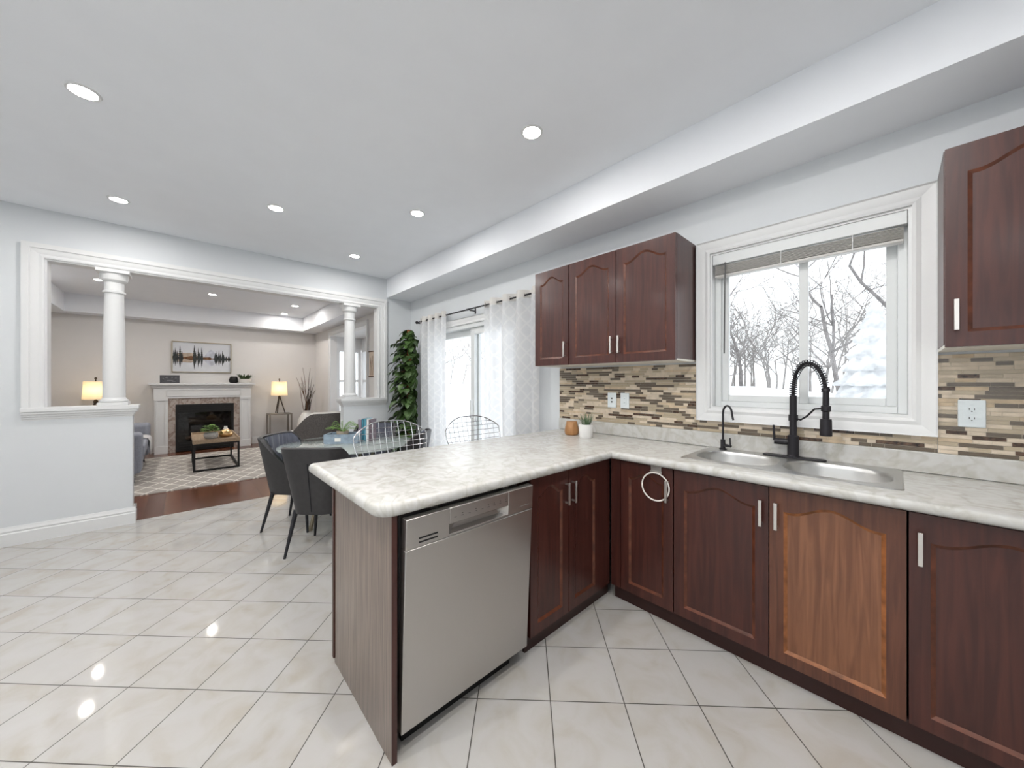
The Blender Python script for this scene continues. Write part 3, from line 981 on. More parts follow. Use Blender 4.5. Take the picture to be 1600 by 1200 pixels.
def worktop():
    out = []
    out += [(XCB, W - 0.001)]
    out += arc((XCB + 0.035, YCE + 0.035), 0.035, 180, 270, 5, 'xy')
    out += arc((XCF - 0.075, YCE + 0.075), 0.075, 270, 360, 8, 'xy')
    out += [(XCF, YCF), (XK - 0.3, YCF), (XK - 0.3, W - 0.001)]
    pts = [Vector((x, y)) for x, y in out]
    m = len(pts)

    def offs(d):
        res = []
        for i in range(m):
            p, a, b = pts[i], pts[i - 1], pts[(i + 1) % m]
            e1 = (p - a).normalized(); e2 = (b - p).normalized()
            n1 = Vector((-e1.y, e1.x)); n2 = Vector((-e2.y, e2.x))
            k = n1 + n2
            k = k / max(0.3, (1 + n1.dot(n2)))
            res.append(p + k * d)
        return res
    T = 0.048
    prof = [(0.022, CT), (0.014, CT - 0.0015), (0.007, CT - 0.005), (0.002, CT - 0.0115), (0.0, CT - 0.020), (0.0, CT - 0.030), (0.003, CT - 0.038), (0.010, CT - 0.045), (0.020, CT - T)]
    bm = bmesh.new()
    rings = [[bm.verts.new((q.x, q.y, z)) for q in offs(d)] for d, z in prof]
    for r0, r1 in zip(rings, rings[1:]):
        for i in range(m):
            j = (i + 1) % m
            bm.faces.new((r0[i], r0[j], r1[j], r1[i]))
    hole = [(-0.796, 2.070), (0.010, 2.070), (0.010, 2.458), (-0.796, 2.458)]
    top_h = [bm.verts.new((x, y, CT)) for x, y in hole]
    bot_h = [bm.verts.new((x, y, CT - T)) for x, y in hole]
    for i in range(4):
        bm.faces.new((top_h[i], top_h[(i + 1) % 4], bot_h[(i + 1) % 4], bot_h[i]))
    bm.edges.ensure_lookup_table()

    def loop_edges(vs):
        return [bm.edges.get((vs[i], vs[(i + 1) % len(vs)])) or bm.edges.new((vs[i], vs[(i + 1) % len(vs)])) for i in range(len(vs))]
    for a, b in ((rings[0], top_h), (rings[-1], bot_h)):
        bmesh.ops.triangle_fill(bm, use_beauty=True, edges=loop_edges(a) + loop_edges(b))
    bmesh.ops.recalc_face_normals(bm, faces=bm.faces)
    me = bpy.data.meshes.new('worktop')
    bm.to_mesh(me); bm.free()
    me.materials.append(M['counter'])
    me.polygons.foreach_set('use_smooth', [True] * len(me.polygons))
    me.set_sharp_from_angle(angle=R(50))
    o = bpy.data.objects.new('worktop', me); COL.objects.link(o)
    return o


wt = tag(worktop(), 'L-shaped cream marble-look worktop running along the window wall and out over the peninsula', 'worktop')
mb = MB()
mb.box(XCB, XK - 0.3, W - 0.021, W - 0.001, CT + 0.0001, 1.028)
tag(mb.build('upstand', M['counter'], None, bevel=0.004), 'low cream marble-look upstand strip along the wall behind the worktop', 'upstand')

# ---- mosaic splashback: real little tiles on a grout bed ---------------------
cols = {'stone': simple('mosaic_cream_stone', (0.66, 0.56, 0.44), 0.45, noise=0.12, nscale=25), 'beige': simple('mosaic_beige_glass', (0.47, 0.39, 0.28), 0.15),
        'taupe': simple('mosaic_taupe_glass', (0.145, 0.115, 0.085), 0.15), 'emperador': simple('mosaic_brown_marble', (0.085, 0.05, 0.032), 0.25, noise=0.8, nscale=60),
        'sand': simple('mosaic_sand_stone', (0.58, 0.46, 0.32), 0.45, noise=0.15, nscale=25), 'grout': simple('mosaic_grout', (0.66, 0.59, 0.49), 0.8)}
order = ['grout', 'stone', 'sand', 'beige', 'taupe', 'emperador']


def mosaic(mb, x0, x1, z0, z1, rnd):
    P = 0.0182
    mb.mat(0).box(x0, x1, W - 0.006, W - 0.0005, z0, z1)
    nr = int(round((z1 - z0) / P)); p = (z1 - z0) / nr
    for r_ in range(nr):
        x = x0 - rnd.random() * 0.12
        zz = z0 + r_ * p
        while x < x1:
            k = rnd.choices([1, 2, 3, 4, 5], [33, 9, 23, 26, 9])[0]
            ln = rnd.choice([0.045, 0.06, 0.06, 0.09, 0.12, 0.16]) if k != 1 else rnd.choice([0.03, 0.05, 0.06, 0.09, 0.12])
            a, b = max(x, x0), min(x + ln - 0.002, x1)
            if b - a > 0.004:
                mb.mat(k).box(a, b, W - 0.0085, W - 0.005, zz + 0.001, zz + p - 0.001)
            x += ln


rnd = random.Random(3)
mb = MB()
mosaic(mb, XCB, -0.898, 1.0285, 1.476, rnd)
mosaic(mb, -0.896, 0.137, 1.0285, 1.103, rnd)
mosaic(mb, 0.139, XK - 0.3, 1.0285, 1.476, rnd)
sp = tag(mb.build('splashback', [cols[k] for k in order], smooth=False), 'brown and cream linear mosaic splashback on the wall above the worktop', 'splashback')

# ---- wall outlets ------------------------------------------------------------
def outlet(x, z, w, label, kind):
    t = thing('wall_outlet', label, 'outlet', (x, W - 0.0085, z), 0, 'outlets in the splashback')
    MB().box(-w / 2, w / 2, -0.007, 0.0, -0.060, 0.060).build('cover_plate', M['plate'], t, bevel=0.003)
    if kind == 'duplex':
        for s in (-1, 1):
            f = MB()
            f.lathe([(0.017, 0), (0.017, 0.003), (0.0, 0.003)], 20)
            o = f.build('socket', M['plate'], t, loc=(0, -0.006, s * 0.020), rot=(R(90), 0, 0))
            h = MB().box(-0.008, -0.006, -0.0045, 0.005, 0.0028, 0.0034).box(0.006, 0.008, -0.0045, 0.004, 0.0028, 0.0034)
            h.lathe([(0.0, 0.0034), (0.0024, 0.0034)], 10, (0, -0.010))
            h.build('slots', M['dark'], o)
    elif kind == 'screws':
        for s in (-1, 1):
            MB().lathe([(0.0065, 0), (0.0065, 0.002), (0.0, 0.002)], 14).build('jack', M['dark'], t, loc=(0, -0.0065, s * 0.014), rot=(R(90), 0, 0))
    else:
        MB().box(-0.017, 0.017, -0.010, -0.006, -0.033, 0.033).build('rocker', M['plate'], t, bevel=0.003)
        for s in (-1, 1):
            MB().box(-0.006, 0.006, -0.0106, -0.009, s * 0.016 - 0.002, s * 0.016 + 0.002).build('slots', simple('faint_grey_slot', (0.35, 0.45, 0.45), 0.5), t)


outlet(-1.538, 1.209, 0.078, 'white wall plate with two dark jacks, left one of the pair under the cabinets', 'screws')
outlet(-1.426, 1.209, 0.074, 'plain white wall plate, right one of the pair under the cabinets', 'rocker')
outlet(0.233, 1.214, 0.076, 'white double outlet right of the kitchen window', 'duplex')

# ---- wall cabinets -------------------------------------------------------------
UF = 2.210
UB, UT = 1.487, 2.272
gw = 'wall cabinets with arched doors'


def wall_cab(x0, w, doors, label):
    t = thing('wall_cabinet', label, 'cabinet', (x0, UF, UB), 0, gw)
    h = UT - UB
    d = W - UF - 0.024
    mb = MB()
    mb.box(0.0005, w - 0.0005, 0.021, 0.021 + d, 0.014, h)
    mb.build('body', M['cherry'], t, smooth=False)
    MB().box(0.002, w - 0.002, 0.022, 0.021 + d, 0.0, 0.0135).build('underside', M['underside'], t, smooth=False)
    for dx, dw, hs in doors:
        door(t, dx, 0.003, dw, h - 0.004, M['cherry'], (hs, 0.125), 0.052, 0.055)


wall_cab(-2.086, 0.361, [(0.003, 0.354, 'R')], 'narrow single-door wall cabinet, leftmost of the three arched doors beside the curtain')
wall_cab(-1.723, 0.817, [(0.002, 0.404, 'R'), (0.411, 0.404, 'L')], 'double-door dark wall cabinet left of the kitchen window')
wall_cab(0.136, 0.86, [(0.003, 0.424, 'L'), (0.432, 0.424, 'R')], 'dark wall cabinet cut by the right edge, right of the kitchen window')

# ---- window blind -----------------------------------------------------------
t = thing('window_blind', 'raised white slatted blind at the top of the kitchen window', 'blind', (WX0 + 0.014, W + 0.012, 0))
BW = WX1 - WX0 - 0.028
MB().box(0, BW, -0.012, 0.038, WZ1 - 0.078, WZ1 - 0.014).build('headrail', M['vinyl'], t, bevel=0.003)
slat_m = simple('blind_slat', (0.62, 0.60, 0.57), 0.45)
for i in range(9):
    z = WZ1 - 0.090 - i * 0.0062
    MB().box(0.012, BW - 0.012, -0.012 + 0.0006 * (i % 3), 0.038, z - 0.0014, z + 0.0014).build('slat', slat_m, t, bevel=0.001)
MB().box(0.012, BW - 0.012, -0.012, 0.038, WZ1 - 0.160, WZ1 - 0.146).build('bottom_rail', slat_m, t, bevel=0.003)
for x in (0.07, 0.36, 0.66):
    MB().box(x - 0.0015, x + 0.0015, -0.0145, -0.0125, WZ1 - 0.158, WZ1 - 0.075).build('ladder_cord', M['vinyl'], t)
MB().tube([(0.075, -0.022, WZ1 - 0.075), (0.074, -0.024, WZ1 - 0.16), (0.070, -0.024, WZ1 - 0.655)], 0.0042, 6).build('tilt_wand', simple('dark_clear_wand', (0.10, 0.10, 0.10), 0.2), t)

# ---- sink ----------------------------------------------------------------------
t = thing('kitchen_sink', 'double-bowl stainless steel sink set into the worktop below the window', 'sink', (-0.812, 2.043, CT))


def rrect(x0, x1, y0, y1, r, n=6):
    o = []
    for cx, cy, a in ((x0 + r, y0 + r, 180), (x1 - r, y0 + r, 270), (x1 - r, y1 - r, 0), (x0 + r, y1 - r, 90)):
        for i in range(n + 1):
            b = R(a + 90 * i / n)
            o.append((cx + r * math.cos(b), cy + r * math.sin(b)))
    return o


SW, SD = 0.838, 0.470
b1 = (0.024, 0.402, 0.045, 0.398)
b2 = (0.434, 0.814, 0.045, 0.398)


def bowl_outline(b, k=0.0):
    """D-shaped ends: strongly rounded rectangle"""
    return rrect(b[0] + k, b[1] - k, b[2] + k, b[3] - k, 0.145 - k * 0.5, 9)


bm = bmesh.new()
outer = rrect(0, SW, 0, SD, 0.025, 4)
ov = [bm.verts.new((x, y, 0.0035)) for x, y in outer]
lo = [bm.verts.new((x + (0.004 if x < .4 else -0.004) * -1, y + (0.004 if y < .2 else -0.004) * -1, 0.0004)) for x, y in outer]
for i in range(len(ov)):
    j = (i + 1) % len(ov)
    bm.faces.new((ov[i], ov[j], lo[j], lo[i]))
el = [bm.edges.get((ov[i], ov[(i + 1) % len(ov)])) for i in range(len(ov))]
for b in (b1, b2):
    vs = [bm.verts.new((x, y, 0.0035)) for x, y in bowl_outline(b, -0.004)]
    el += [bm.edges.new((vs[i], vs[(i + 1) % len(vs)])) for i in range(len(vs))]
bmesh.ops.triangle_fill(bm, use_beauty=True, edges=el)
bmesh.ops.recalc_face_normals(bm, faces=bm.faces)
me = bpy.data.meshes.new('rim'); bm.to_mesh(me); bm.free()
me.materials.append(M['steel'])
o = bpy.data.objects.new('rim', me); COL.objects.link(o); o.parent = t
for b in (b1, b2):
    lv = [(-0.004, 0.0035), (0.000, 0.0020), (0.004, -0.004), (0.008, -0.02), (0.020, -0.150), (0.035, -0.172), (0.060, -0.180)]
    P = [[(x, y, z) for x, y in bowl_outline(b, k)] for k, z in lv]
    m_ = MB()
    for r_ in P: r_.append(r_[0])
    m_.grid(P)
    m_.poly(P[-1][:-1])
    bw = m_.build('bowl', M['steel'], t, ang=60)
    cx, cy = (b[0] + b[1]) / 2, (b[2] + b[3]) / 2
    MB().lathe([(0.042, -0.1795), (0.040, -0.178), (0.020, -0.1785), (0.0, -0.1785)], 20, (cx, cy)).build('drain', M['nickel'], bw)

# ---- main faucet -----------------------------------------------------------------
t = thing('kitchen_faucet', 'tall matte black spring faucet with pull-down sprayer behind the sink', 'faucet', (-0.378, 2.478, CT + 0.0035))
m_ = MB()
m_.prism([(x, y, 0) for x, y in rrect(-0.140, 0.140, -0.027, 0.027, 0.026, 6)], (0, 0, 0.008))
m_.build('deck_plate', M['black'], t, bevel=0.002)
MB().lathe([(0.030, 0.008), (0.030, 0.012), (0.0265, 0.016), (0.0265, 0.120), (0.022, 0.124), (0.0165, 0.128), (0.0165, 0.345), (0.0, 0.345)], 24).build('body', M['black'], t)
MB().lathe([(0.0215, 0.205), (0.0215, 0.238), (0.0, 0.238)], 20).build('collar', M['black'], t)
# lever on the left
m_ = MB()
m_.tube([(-0.020, 0, 0.085), (-0.085, -0.012, 0.085)], 0.017, 16)
lv = m_.build('lever_base', M['black'], t)
MB().tube([(-0.083, -0.012, 0.090), (-0.086, -0.014, 0.170), (-0.085, -0.014, 0.176)], [0.0065, 0.0055, 0.0055], 10).build('lever', M['black'], lv)
# hose arch: rises from the body, loops towards the room and drops into the spray head
hd = Vector((0.146, -0.098, 0))           # where the spray head hangs
pts = []
for i in range(33):
    a = PI - PI * i / 32
    u = 0.5 + 0.5 * math.cos(a)
    pts.append(Vector((hd.x * u, hd.y * u, 0.372 + 0.158 * math.sin(a) - (0.020 * u))))
pts = [Vector((0, 0, 0.345))] + pts + [Vector((hd.x, hd.y, 0.33))]
MB().tube(pts, 0.0085, 10).build('hose', M['black'], t)
# spring coil round the hose
sp_pts = []
tot = len(pts)
turns = 34
K = 9
dense = []
for i in range(tot - 3):
    for k in range(K * 2): dense.append(pts[i].lerp(pts[i + 1], k / (K * 2)))
lens = [0]
for a, b in zip(dense, dense[1:]): lens.append(lens[-1] + (b - a).length)
side = Vector((-hd.y, hd.x, 0)).normalized()
for i, p in enumerate(dense):
    tg = (dense[min(i + 1, len(dense) - 1)] - dense[max(i - 1, 0)]).normalized()
    n2 = tg.cross(side).normalized()
    ph = 2 * PI * lens[i] / lens[-1] * turns
    sp_pts.append(p + 0.0165 * (math.cos(ph) * side + math.sin(ph) * n2))
MB().tube(sp_pts, 0.0023, 5).build('spring', M['black'], t)
m_ = MB().lathe([(0.0175, 0.370), (0.0175, 0.385), (0.0135, 0.390), (0.0135, 0.302), (0.0195, 0.298), (0.0195, 0.272), (0.0140, 0.268), (0.0140, 0.232)], 20, (hd.x, hd.y))
sh = m_.build('spray_grip', M['black'], t)
MB().lathe([(0.0, 0.233), (0.0225, 0.232), (0.0235, 0.225), (0.0245, 0.148), (0.021, 0.146), (0.0, 0.146)], 22, (hd.x, hd.y)).build('spray_head', M['black'], sh)
MB().tube([(0.0, 0, 0.220), (0.035, -0.022, 0.214), (0.062, -0.040, 0.235), (0.098, -0.066, 0.278), (0.136, -0.090, 0.285)], 0.0048, 8).build('support_arm', M['black'], t)

# ---- filter tap -------------------------------------------------------------------
t = thing('filter_tap', 'small slim black gooseneck drinking-water tap at the sink corner', 'faucet', (-0.724, 2.470, CT + 0.0035))
MB().lathe([(0.021, 0.0), (0.021, 0.006), (0.0135, 0.009), (0.0135, 0.062), (0.0, 0.062)], 18).build('body', M['black'], t)
pts = [(0, 0, 0.06), (0, 0, 0.215)] + [(0.031 - 0.031 * math.cos(R(a)), -0.022 * (1 - math.cos(R(a))), 0.222 + 0.052 * math.sin(R(a))) for a in range(0, 181, 15)]
pts += [(0.066, -0.047, 0.205), (0.070, -0.049, 0.192)]
MB().tube(pts, 0.0058, 10).build('spout', M['black'], t)
m_ = MB().tube([(0.010, -0.004, 0.028), (0.050, -0.022, 0.028)], 0.0085, 12)
lv = m_.build('lever_base', M['black'], t)
MB().tube([(0.046, -0.020, 0.030), (0.044, -0.019, 0.078)], 0.0042, 8).build('lever', M['black'], lv)

# ---- towel ring hooked over the corner door -------------------------------------------
t = thing('towel_ring', 'round cream-white towel ring hooked over the corner cabinet door', 'towel ring', (-0.916, YF, 0))
MB().box(-0.030, 0.030, -0.006, -0.001, 0.832, 0.877).box(-0.034, 0.034, -0.010, -0.006, 0.838, 0.850).box(-0.030, 0.030, -0.006, 0.024, 0.8735, 0.877).build('hanger', M['nickel'], t, bevel=0.0015)
MB().tube([(0.078 * math.sin(2 * PI * i / 40), -0.013, 0.762 + 0.078 * math.cos(2 * PI * i / 40)) for i in range(40)], 0.0042, 8, closed=True).build('ring', simple('cream_enamel', (0.83, 0.79, 0.73), 0.35), t)

# ---- wooden jar and plant on the worktop ------------------------------------------------
t = thing('wooden_jar', 'small tan turned wooden jar behind the potted plant on the worktop', 'jar', (-1.765, 2.30, CT))
MB().lathe([(0.0, 0), (0.044, 0.0), (0.052, 0.006), (0.057, 0.028), (0.054, 0.055), (0.046, 0.085), (0.043, 0.104), (0.041, 0.108), (0.0, 0.109)], 28).build('body', M['tan_wood'], t)


def blades(n, r0, h, spread, w, seed, thick=0.0006, bend=0.4):
    rn = random.Random(seed)
    m_ = MB()
    for i in range(n):
        a = rn.random() * 2 * PI
        r_ = r0 * math.sqrt(rn.random())
        base = Vector((r_ * math.cos(a), r_ * math.sin(a), 0))
        d = Vector((math.cos(a), math.sin(a), 0))
        hh = h * (0.55 + 0.45 * rn.random()); s = spread * (0.2 + 0.8 * rn.random())
        sd = Vector((-d.y, d.x, 0))
        rows = []
        for k in range(6):
            u = k / 5
            c = base + d * s * u ** (1 + bend) + Vector((0, 0, hh * (u - 0.25 * bend * u * u)))
            ww = w * (1 - u) ** 0.6 * (0.6 + 0.8 * u if u < 0.5 else 1.0)
            rows.append([c - sd * ww, c + Vector((0, 0, -0.2 * ww)), c + sd * ww])
        m_.grid(rows)
    return m_


t = thing('potted_plant', 'small green plant in a white textured pot on the worktop corner', 'plant', (-1.600, 2.262, CT))
m_ = MB()
rows = []
for k, (r_, z) in enumerate([(0.0, 0.0), (0.046, 0.0), (0.049, 0.004), (0.052, 0.05), (0.055, 0.098), (0.055, 0.102), (0.050, 0.102), (0.049, 0.085), (0.0, 0.085)]):
    rows.append((r_, z))
m_.lathe(rows, 32)
m_.build('pot', simple('white_lattice_pot', (0.80, 0.79, 0.77), 0.5, bumpy=0.6, nscale=70), t)
blades(46, 0.030, 0.125, 0.055, 0.0045, 5).build('foliage', M['leaf_blue'], t, loc=(0, 0, 0.084))

# ================================================================== DINING AREA
Rv = Vector((math.cos(YAW), math.sin(YAW), 0)); Fv = Vector((-math.sin(YAW), math.cos(YAW), 0))


def at(lat, dep, z=0.0):
    p = Rv * lat + Fv * dep
    return (p.x, p.y, z)


# ---- round glass table ---------------------------------------------------------------
TZ = 0.760
tc = (-3.637, 1.199)
t = thing('dining_table', 'round dining table with a pale glass top and curved bronze legs', 'table', (tc[0], tc[1], 0))
M['tabletop'] = simple('pale_glass_top', (0.50, 0.53, 0.52), 0.06, spec=0.8)
M['tabledge'] = simple('teal_glass_edge', (0.16, 0.38, 0.34), 0.08, trans=0.3)
m_ = MB().lathe([(0.0, TZ - 0.010), (0.592, TZ - 0.010), (0.596, TZ - 0.009), (0.596, TZ - 0.002), (0.592, TZ), (0.0, TZ)], 72)
top = m_.build('tabletop', M['table_glass'], t, ang=30)
for k in range(4):
    a = R(45 + 90 * k) + YAW
    d = Vector((math.cos(a), math.sin(a), 0))
    pr = [(0.34, 0.0), (0.335, 0.03), (0.30, 0.17), (0.23, 0.30), (0.19, 0.42), (0.21, 0.56), (0.27, 0.68), (0.30, TZ - 0.011)]
    MB().tube([d * r_ + Vector((0, 0, z)) for r_, z in pr], [0.020, 0.017, 0.016, 0.016, 0.016, 0.016, 0.016, 0.018], 10).build('leg', M['bronze'], t)
m_ = MB()
for k in range(2):
    a = R(45 + 90 * k) + YAW
    d = Vector((math.cos(a), math.sin(a), 0))
    m_.tube([d * -0.235 + Vector((0, 0, 0.29)), d * 0.235 + Vector((0, 0, 0.29))], 0.011, 8)
m_.build('stretcher', M['bronze'], t)
MB().tube([(0.29 * math.cos(2 * PI * i / 48), 0.29 * math.sin(2 * PI * i / 48), TZ - 0.022) for i in range(48)], 0.010, 8, closed=True).build('ring_support', M['bronze'], t)


# ---- upholstered bucket chairs: local front is +y ----------------------------------------
def tub_chair(label):
    t = thing('dining_chair', label, 'chair', (0, 0, 0), 0, 'upholstered dining chairs around the table')
    nu, nv = 40, 10

    def plan(u, k):
        """u in -1..1 round the back; k = height 0..1; returns xy of the outer surface"""
        w = 0.205 + 0.085 * k
        a = u * R(100)
        x = w * math.copysign(min(1, abs(math.sin(a)) ** 0.62), math.sin(a))
        lean = 0.095 * k
        y = -0.21 - lean + 0.45 * (abs(u) ** 2.3) + 0.02 * k
        return x, y

    def top(u):
        s = abs(u)
        if s < 0.42: return 0.852 - 0.012 * s
        e = min(1, (s - 0.42) / 0.58)
        return 0.847 - 0.30 * (e * e * (3 - 2 * e))
    zb = 0.335

    def surf(off):
        P = []
        for j in range(nv + 1):
            row = []
            for i in range(nu + 1):
                u = -1 + 2 * i / nu
                zt = top(u)
                k = j / nv
                z = zb + (zt - zb) * k
                x, y = plan(u, (z - zb) / 0.5)
                n = Vector((x, (y + 0.03) * 0.9, 0)).normalized() if off else Vector((0, 0, 0))
                row.append((x - n.x * off, y - n.y * off, z))
            P.append(row)
        return P
    So, Si = surf(0.0), surf(0.040)
    m_ = MB()
    m_.grid(So)
    m_.grid([So[-1], [((a[0] + b[0]) / 2, (a[1] + b[1]) / 2, a[2] + 0.010) for a, b in zip(So[-1], Si[-1])], Si[-1]])
    m_.grid([So[0], Si[0]])
    for c in (0, -1): m_.grid([[r_[c] for r_ in So], [r_[c] for r_ in Si]])
    sh = m_.build('backrest', M['char'], t, ang=60)
    # channelled inner upholstery
    m2 = MB()
    fl = []
    nf = 90
    for j in range(nv + 1):
        row = []
        for i in range(nf + 1):
            u = -0.97 + 1.94 * i / nf
            zt = top(u) - 0.004
            z = 0.43 + (zt - 0.43) * j / nv
            x, y = plan(u, (z - zb) / 0.5)
            n = Vector((x, (y + 0.03) * 0.9, 0)).normalized()
            rib = 0.0
            if abs(u) < 0.62:
                ph = (u * 9.0) % 1.0
                rib = 0.017 * math.sin(PI * ph) ** 0.5
            o_ = 0.041 + rib
            row.append((x - n.x * o_, y - n.y * o_, z))
        fl.append(row)
    m2.grid(fl)
    m2.build('inner_padding', M['navy'], t, ang=70)
    # back seam
    pts = [(0.0, plan(0, (z - zb) / 0.5)[1] - 0.0015, z) for z in (0.36, 0.5, 0.66, 0.74)]
    MB().tube(pts, 0.004, 6).build('seam', M['leg_black'], sh)
    # seat cushion
    m3 = MB()
    prof = rrect(-0.170, 0.170, -0.150, 0.245, 0.06, 5)
    lv = [(0.0, 0.338), (0.0, 0.420), (0.010, 0.445), (0.035, 0.458), (0.09, 0.462)]
    P = []
    for k, z in lv:
        s = 1 - k / 0.21
        P.append([(x * s, 0.04 + (y - 0.04) * s, z) for x, y in prof])
    for r_ in P: r_.append(r_[0])
    m3.grid(P); m3.poly(P[-1][:-1]); m3.poly(P[0][:-1])
    m3.build('seat', M['char'], t, ang=50)
    for sx in (-1, 1):
        for yb, yt in ((-0.215, -0.135), (0.205, 0.165)):
            MB().tube([(sx * 0.205, yb, 0.0), (sx * 0.165, yt, 0.345)], [0.0095, 0.0185], 12).build('leg', M['leg_black'], t)
    return t


def put(o, xy, rz, label=None):
    o.location = (xy[0], xy[1], 0); o.rotation_euler = (0, 0, rz)
    if label: o['label'] = label


ch = tub_chair('charcoal tub dining chair with its back to the camera, nearest of the four')
c2 = copy_tree(ch); c3 = copy_tree(ch); c4 = copy_tree(ch)
put(ch, at(-1.535, 2.93), YAW)
put(c2, at(-2.045, 3.40), YAW - R(90), 'dark tub dining chair with a ribbed blue inside, left end of the glass table')
put(c3, at(-1.66, 4.17), YAW + R(180), 'dark tub dining chair on the far side of the glass table, by the books')
put(c4, at(-1.13, 3.62), YAW + R(90), 'dark tub dining chair at the right of the glass table, next to the curtain')


# ---- wire counter stools: local front is +y -------------------------------------------------
def wire_stool(label):
    t = thing('wire_stool', label, 'stool', (0, 0, 0), 0, 'wire stools along the peninsula')
    prof = [(0.235, 0.715), (0.19, 0.695), (0.08, 0.675), (-0.06, 0.680), (-0.15, 0.715), (-0.195, 0.78), (-0.225, 0.87), (-0.250, 0.97), (-0.268, 1.052)]
    wid = [0.19, 0.205, 0.220, 0.225, 0.235, 0.262, 0.285, 0.288, 0.270]

    def S(u, v):
        f = v * (len(prof) - 1); i = min(int(f), len(prof) - 2); k = f - i
        y = prof[i][0] * (1 - k) + prof[i + 1][0] * k
        z = prof[i][1] * (1 - k) + prof[i + 1][1] * k
        w = wid[i] * (1 - k) + wid[i + 1] * k
        return (w * u, y + 0.055 * u * u, z + 0.03 * u * u * (1 - v) * 1.5)
    vt = lambda u: 1.0 - 0.16 * abs(u) ** 3.2
    m_ = MB()
    for i in range(1, 11):
        u = -1 + 2 * i / 11
        m_.tube([S(u, vt(u) * k / 16) for k in range(17)], 0.0023, 5)
    for j in range(1, 19):
        v = j / 19.5
        um = 1.0
        if v > 0.84: um = max(0.05, ((1 - v) / 0.16) ** (1 / 3.2))
        m_.tube([S(-um + 2 * um * k / 16, v) for k in range(17)], 0.0023, 5)
    m_.build('mesh_seat', M['chrome'], t)
    rim = [S(-1, vt(1) * k / 14) for k in range(15)] + [S(-1 + 2 * k / 24, vt(-1 + 2 * k / 24)) for k in range(1, 24)] + [S(1, vt(1) * (14 - k) / 14) for k in range(15)] + [S(1 - 2 * k / 10, 0) for k in range(1, 10)]
    MB().tube(rim, 0.0042, 8, closed=True).build('rim', M['chrome'], t)
    for s in (-1, 1):
        MB().tube([(s * 0.15, 0.10, 0.68), (s * 0.20, 0.19, 0.02), (s * 0.20, 0.17, 0.008), (s * 0.20, -0.20, 0.008), (s * 0.20, -0.22, 0.02), (s * 0.15, -0.08, 0.68)], 0.0075, 8).build('leg', M['chrome'], t)
    m2 = MB().tube([(-0.187, 0.158, 0.24), (0.187, 0.158, 0.24)], 0.006, 8)
    m2.build('footrest', M['chrome'], t)
    m3 = MB().tube([(-0.15, 0.09, 0.676), (0.15, 0.09, 0.676)], 0.006, 8)
    m3.tube([(-0.15, -0.08, 0.676), (0.15, -0.08, 0.676)], 0.006, 8)
    m3.build('seat_support', M['chrome'], t)
    return t


s1 = wire_stool('chrome wire counter stool in front of the glass table, behind the peninsula')
s2 = copy_tree(s1)
put(s1, (-2.415, 1.175), R(-90))
put(s2, (-2.30, 1.86), R(-90), 'wire counter stool standing in front of the patio door curtains')

# ---- things on the table ------------------------------------------------------------------------
M['crate'] = simple('blue_grey_crate', (0.27, 0.34, 0.41), 0.6, noise=0.2, nscale=25)
t = thing('wooden_crate', 'open blue-grey wooden crate on the glass table holding a potted fern', 'crate', at(-1.665, 3.52, TZ), YAW + R(8))
w_, d_2, h_ = 0.30, 0.20, 0.088
m_ = MB()
m_.box(-w_ / 2, w_ / 2, -d_2 / 2, d_2 / 2, 0, 0.010)
for s in (-1, 1):
    m_.box(-w_ / 2 + 0.006, w_ / 2 - 0.006, s * (d_2 / 2 - 0.006) - 0.006, s * (d_2 / 2 - 0.006) + 0.006, 0.010, h_)
    m_.box(s * w_ / 2 - 0.006, s * w_ / 2 + 0.006, -d_2 / 2, d_2 / 2, 0.010, h_)
cb = m_.build('box', M['crate'], t, smooth=False)
MB().box(-0.055, 0.0, -0.1022, -0.0995, 0.020, 0.055).build('label_plate', M['white_ceramic'], t)
p0 = at(-1.685, 3.53, TZ + 0.011)
t = thing('potted_fern', 'small green fern in a beige pot standing in the blue-grey crate', 'plant', p0)
MB().lathe([(0.0, 0), (0.046, 0.0), (0.050, 0.005), (0.056, 0.096), (0.056, 0.100), (0.050, 0.100), (0.048, 0.085), (0.0, 0.085)], 24).build('pot', simple('beige_pot', (0.50, 0.42, 0.33), 0.7), t)
rn = random.Random(11)
m_ = MB()
for i in range(34):
    a = rn.random() * 2 * PI
    d = Vector((math.cos(a), math.sin(a), 0)); sd = Vector((-d.y, d.x, 0))
    ln = 0.09 + 0.10 * rn.random(); up = 0.03 + 0.08 * rn.random()
    spine = [d * ln * k / 7 + Vector((0, 0, up * math.sin(PI * 0.75 * k / 7))) for k in range(8)]
    for k in range(1, 8):
        l_ = 0.024 * (1 - k / 9)
        for s in (-1, 1):
            b_ = spine[k]
            m_.add([b_ - d * 0.006, b_ + s * sd * l_ + d * 0.004 + Vector((0, 0, 0.003)), b_ + d * 0.007], [(0, 1, 2)])
    m_.tube(spine, 0.0012, 4)
m_.build('foliage', M['leaf_light'], t, loc=(0, 0, 0.085), fixn=False, smooth=False)

